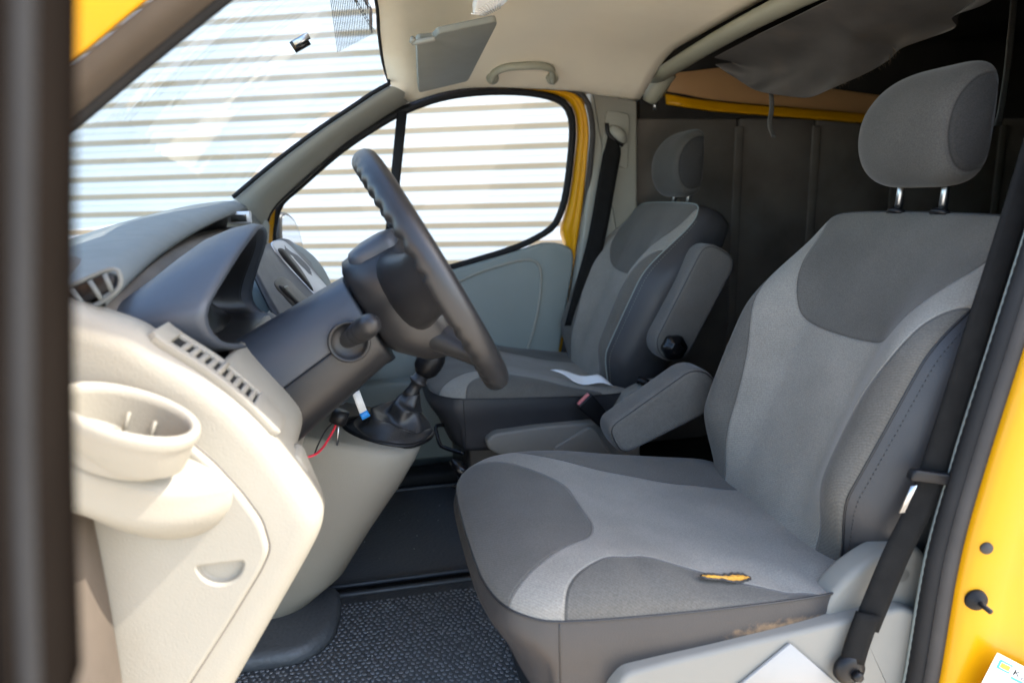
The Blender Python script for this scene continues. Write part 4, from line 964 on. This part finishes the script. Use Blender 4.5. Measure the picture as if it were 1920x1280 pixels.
lp = [at(886, 24, 1.62), at(905, 26, 1.64), at(945, 6, 1.60), at(975, -25, 1.5), at(905, -30, 1.48), at(893, -5, 1.54)]
cl = sum(lp, Vector())/6; dn = Vector((0, -.05, -1))
add('lens', *loft([[p+Vector((0, 0, .02)) for p in lp], lp, [cl+(p-cl)*.93+Vector((0, 0, -.006)) for p in lp]]), 'lens', lamp, smooth=False, bev=.003)
for k in range(9):
    t = .12+.085*k
    add('lens_rib', *tube([lp[0].lerp(lp[3], t)*.5+lp[0].lerp(lp[1], .5).lerp(lp[3], t)*.5+Vector((-.02, .0, -.008)), lp[1].lerp(lp[2], t)+Vector((0, 0, -.007))], .0016, 6), 'lens', lamp)
# hanging torn cloth behind the crossbar
cl_top = cr([at(1338, 108, 2.05), at(1400, 78, 1.86), at(1480, 38, 1.62), at(1560, -5, 1.42), at(1700, -70, 1.2), at(1880, -120, 1.02)], 60)
cl_bot = cr([at(1342, 122, 2.06), at(1378, 152, 2.02), at(1420, 172, 1.95), at(1450, 181, 1.9), at(1500, 183, 1.84), at(1550, 170, 1.78), at(1595, 152, 1.70), at(1640, 122, 1.62), at(1700, 88, 1.52), at(1770, 58, 1.40), at(1850, 8, 1.25), at(1900, -60, 1.1)], 60)
rows = []
for i, (a, b) in enumerate(zip(cl_top, cl_bot)):
    u = i/59; r_ = []
    for k in range(28):
        t = k/27; p = a.lerp(b, t)
        w_ = .013*math.sin(u*13+t*4)*t+.032*math.exp(-((u-.50-.10*t)/.045)**2)*math.sin(t*math.pi*.8)-.03*math.exp(-((u-.60-.10*t)/.03)**2)*t+.014*math.sin(u*31+t*9)*t*t+.02*math.sin(t*9+u*6)*.5
        r_.append(p+Vector((.05*math.sin(math.pi*t)-w_, 0, -.006*math.sin(u*24)*t)))
    rows.append(r_)
cloth = add('hanging_cloth', *loft(rows, False, False), 'cloth_grey', None, solid=.002, sub=1)
tag(cloth, 'grey cloth curtain sagging with a torn lower hem behind the roof crossbar', 'cloth')
fr_rows = []
hem = [r_[-1] for r_ in rows]
Vf, Ff = [], []
for k in range(90):
    i = 22+random.random()*12; a = hem[int(i)].lerp(hem[int(i)+1], i % 1); L_ = .006+.014*random.random()
    dd = Vector((random.uniform(-.4, .4), random.uniform(-.3, .3), random.uniform(-.9, .5))).normalized()*L_
    n0 = len(Vf); sdv = Vector((.0012, 0, .0006)); up0 = Vector((random.uniform(-.006, .006), 0, random.uniform(-.002, .016)))
    Vf += [a+up0-sdv, a+up0+sdv, a+up0+dd]; Ff.append((n0, n0+1, n0+2))
fz = add('frayed_threads', Vf, Ff, 'cloth_frayed', cloth, smooth=False); fz['kind'] = 'stuff'
st = add('tie_strap', *ribbon(cr([at(1446, 176, 1.9), at(1447, 205, 1.9), at(1443, 235, 1.9), at(1452, 258, 1.9)], 12), Vector((.017, .004, 0)), .0008), 'webbing_grey'); tag(st, 'short grey tie strap dangling below the torn cloth', 'strap')
st = add('ratchet_strap', *ribbon(cr([at(1905, -40, 1.45), at(1898, 40, 1.45), at(1888, 140, 1.45), at(1876, 215, 1.45), at(1870, 236, 1.45)], 16), Vector((.026, .006, 0)), .0009), 'webbing_grey'); tag(st, 'grey woven strap hanging at the right behind the near head restraint', 'strap')

# ================================================================== floor mats
def mat_slab(name, x0, x1, y0, y1, label):
    root = empty(name, ((x0+x1)/2, (y0+y1)/2, .493), label, 'floor mat', 'rubber floor mats')
    add('mat_sheet', *boxv((x0, y0, .493), (x1, y1, .5005)), 'mat_rubber', root, bev=.002)
    e = [(x0, y0), (x1, y0), (x1, y1), (x0, y1)]
    add('mat_rim', *tube([Vector((a, b, .503)) for a, b in densify(fillet([(a, b) for a, b in e], .05, 5), .05)], .0075, 8, closed=True), 'mat_edge', root)
    return root
dm = mat_slab('floor_mat', -.50, .62, .845, 1.655, 'black rubber mat with pebble studs in front of the near seat')
pm = mat_slab('floor_mat', -.50, .62, 1.70, 2.28, 'smooth black rubber mat in the footwell of the far seat')
V, F = [], []
sp = .0125; ny = int(.76/sp); nx = int(.9/(sp*1.05))
for i in range(nx):
    for j in range(ny):
        x = -.42+(i+.5*(j % 2))*sp*1.08+random.uniform(-.0022, .0022); y = .875+j*sp+random.uniform(-.0022, .0022)
        if x > .50 or x < -.42: continue
        ra, rb, an_ = random.uniform(.0042, .0062), random.uniform(.0034, .0048), random.uniform(0, 3.14)
        n0 = len(V); ca, sa = math.cos(an_), math.sin(an_)
        for rr_, zz in ((1.0, .5003), (.88, .5022), (.55, .5026)):
            for k in range(8):
                t = math.pi*2*k/8; a_, b_ = ra*rr_*math.cos(t), rb*rr_*math.sin(t)
                V.append((x+a_*ca-b_*sa, y+a_*sa+b_*ca, zz))
        for q in range(2):
            for k in range(8): F.append((n0+q*8+k, n0+q*8+(k+1) % 8, n0+q*8+8+(k+1) % 8, n0+q*8+8+k))
        F.append(tuple(n0+16+k for k in range(8)))
stu = add('mat_studs', V, F, 'stud_rubber', dm); stu['kind'] = 'stuff'
V, F = [], []
for k in range(40):
    x, y = random.uniform(-.15, .28), random.choice((random.uniform(1.2, 1.6), random.uniform(1.75, 2.2))); z = .5035 if y < 1.65 else .5012
    r0_ = random.uniform(.0006, .0018); n0 = len(V)
    for q in range(5): V.append((x+r0_*random.uniform(.5, 1.4)*math.cos(q*1.257), y+r0_*random.uniform(.5, 1.4)*math.sin(q*1.257), z))
    V.append((x, y, z+r0_)); F += [(n0+q, n0+(q+1) % 5, n0+5) for q in range(5)]
cb = add('floor_crumbs', V, F, 'paper', None, smooth=False); cb['kind'] = 'stuff'; tag(cb, 'tiny pale crumbs of grit on the black floor mats', 'grit')
# ribbed heel panel under the console
add('tunnel_cover', *plate(densify(fillet([(-.45, 1.40), (-.21, 1.40), (-.15, 1.46), (-.135, 1.56), (-.14, 1.66), (-.45, 1.66)], .05, 5), .02), .538, .5035, ZP, .02, 4, both=False), 'mat_rubber', dm)

# ================================================================== loose things
pp = at(1085, 715, 2.02)
prow = []
for i in range(9):
    u = i/8; r_ = []
    for k in range(6):
        v = k/5; p = at(1032, 706, 2.04).lerp(at(1120, 722, 1.98), u).lerp(at(1075, 725, 1.96).lerp(at(1150, 738, 1.94), u), v)
        x_, s_ = p.x, p.y-YPS; r_.append(Vector((x_, p.y, float(cush_z(x_, s_))+.03+.004+.022*(1-v)+.006*math.sin(u*7+v*3))))
    prow.append(r_)
pap = add('paper_scrap', *loft(prow, False, False), 'paper', solid=.0006); tag(pap, 'crumpled white paper scrap lying on the far seat cushion', 'paper')
card = add('card_sheet', *plate(fillet([(p.x, p.z) for p in (at(1380, 1290, .826), at(1482, 1206, .826), at(1580, 1290, .826), at(1500, 1390, .826))], .003, 2), .8255, .8305, YP, .0005, 1), 'card'); tag(card, 'blank pale card stuck on the seat base trim at the bottom edge', 'card')
tagt = empty('hanging_tag', at(685, 760, 1.6), 'small white tag with a blue end hanging by the gaiter', 'tag')
a0, a1, a2 = at(667, 735, 1.50), at(681, 772, 1.50), at(687, 783, 1.50)
add('tag_strip', *ribbon([a0, a1], Vector((.016, .004, .006)), .0012), 'tag_white', tagt)
add('tag_end', *ribbon([a1, a2], Vector((.018, .004, .007)), .0016), 'tag_blue', tagt)
wr = add('red_wire', *tube(cr([at(632, 780, 1.28), at(628, 800, 1.27), at(616, 822, 1.25), at(604, 840, 1.23), at(588, 853, 1.2), at(560, 860, 1.2)], 24), .0022, 8), 'red_wire'); tag(wr, 'thin red wire hanging below the steering column', 'wire')
wr = add('black_wire', *tube(cr([at(632, 785, 1.3), at(612, 805, 1.29), at(598, 830, 1.28), at(590, 850, 1.27)], 20), .0016, 8), 'black_plastic'); tag(wr, 'thin black wire beside the red one under the column', 'wire')
ig = empty('ignition_key', at(636, 790, 1.3), 'key hanging from the ignition barrel under the column', 'key')
add('barrel', *tube([at(640, 770, 1.27), at(632, 792, 1.27)], .016, 14), 'black_plastic', ig)
add('key_blade', *tube([at(635, 793, 1.27), at(632, 834, 1.27)], .0022, 6), 'steel', ig)
br = empty('mirror_mount', at(563, 82, 1.66), 'small black mirror mount stuck on the windscreen', 'mount')
p1, p2 = at(549, 90, 1.66), at(577, 74, 1.66)
add('mount_block', *ribbon([p1, p2], Vector((-.012, 0, .020)), .006), 'gloss_black', br)
add('mount_clip', *ribbon([p1+Vector((.004, -.008, .006)), p2+Vector((.004, -.008, .006))], Vector((-.006, 0, .012)), .003), 'steel', br)
# sticker on the pillar
sk = empty('pillar_sticker', at(1900, 1260, .74), 'white printed sticker with blue and yellow logo on the yellow pillar', 'sticker')
s0_, sx_, sy_ = at(1869, 1222, .742), at(1930, 1254, .742), at(1838, 1282, .742)
ex = (sx_-s0_); ey = (sy_-s0_)
def stk(u, v, d=0): return s0_+ex*u+ey*v+Vector((0, -d, 0))
def quadp(name, u0, v0, u1, v1, d, mat): return add(name, [stk(u0, v0, d), stk(u1, v0, d), stk(u1, v1, d), stk(u0, v1, d)], [(0, 1, 2, 3)], mat, sk, smooth=False, solid=.0003)
quadp('sticker_sheet', 0, 0, 2.2, 1.9, .001, 'paper')
quadp('logo_frame', .14, .11, .53, .38, .0016, 'ink_blue'); quadp('logo_field', .20, .17, .48, .32, .0022, 'ink_yellow')
quadp('logo_underline', .62, .40, 1.3, .47, .0016, 'ink_blue')
for k in range(6): quadp('print_line', .14, .55+.17*k, 1.6, .565+.17*k, .0016, 'seal_grey')
fc = bpy.data.curves.new('sticker_text', 'FONT'); fc.body = 'Kant'; fc.size = .020; fc.extrude = .0001
to = bpy.data.objects.new('sticker_text', fc); COL.objects.link(to)
dg = bpy.context.evaluated_depsgraph_get(); tm = bpy.data.meshes.new_from_object(to.evaluated_get(dg)); bpy.data.objects.remove(to)
V = [stk(.60+v.co.x/.050, .36-v.co.y/.066, .0018) for v in tm.vertices]; F = [tuple(p.vertices) for p in tm.polygons]
add('printed_word', V, F, 'ink_dark', sk, smooth=False)
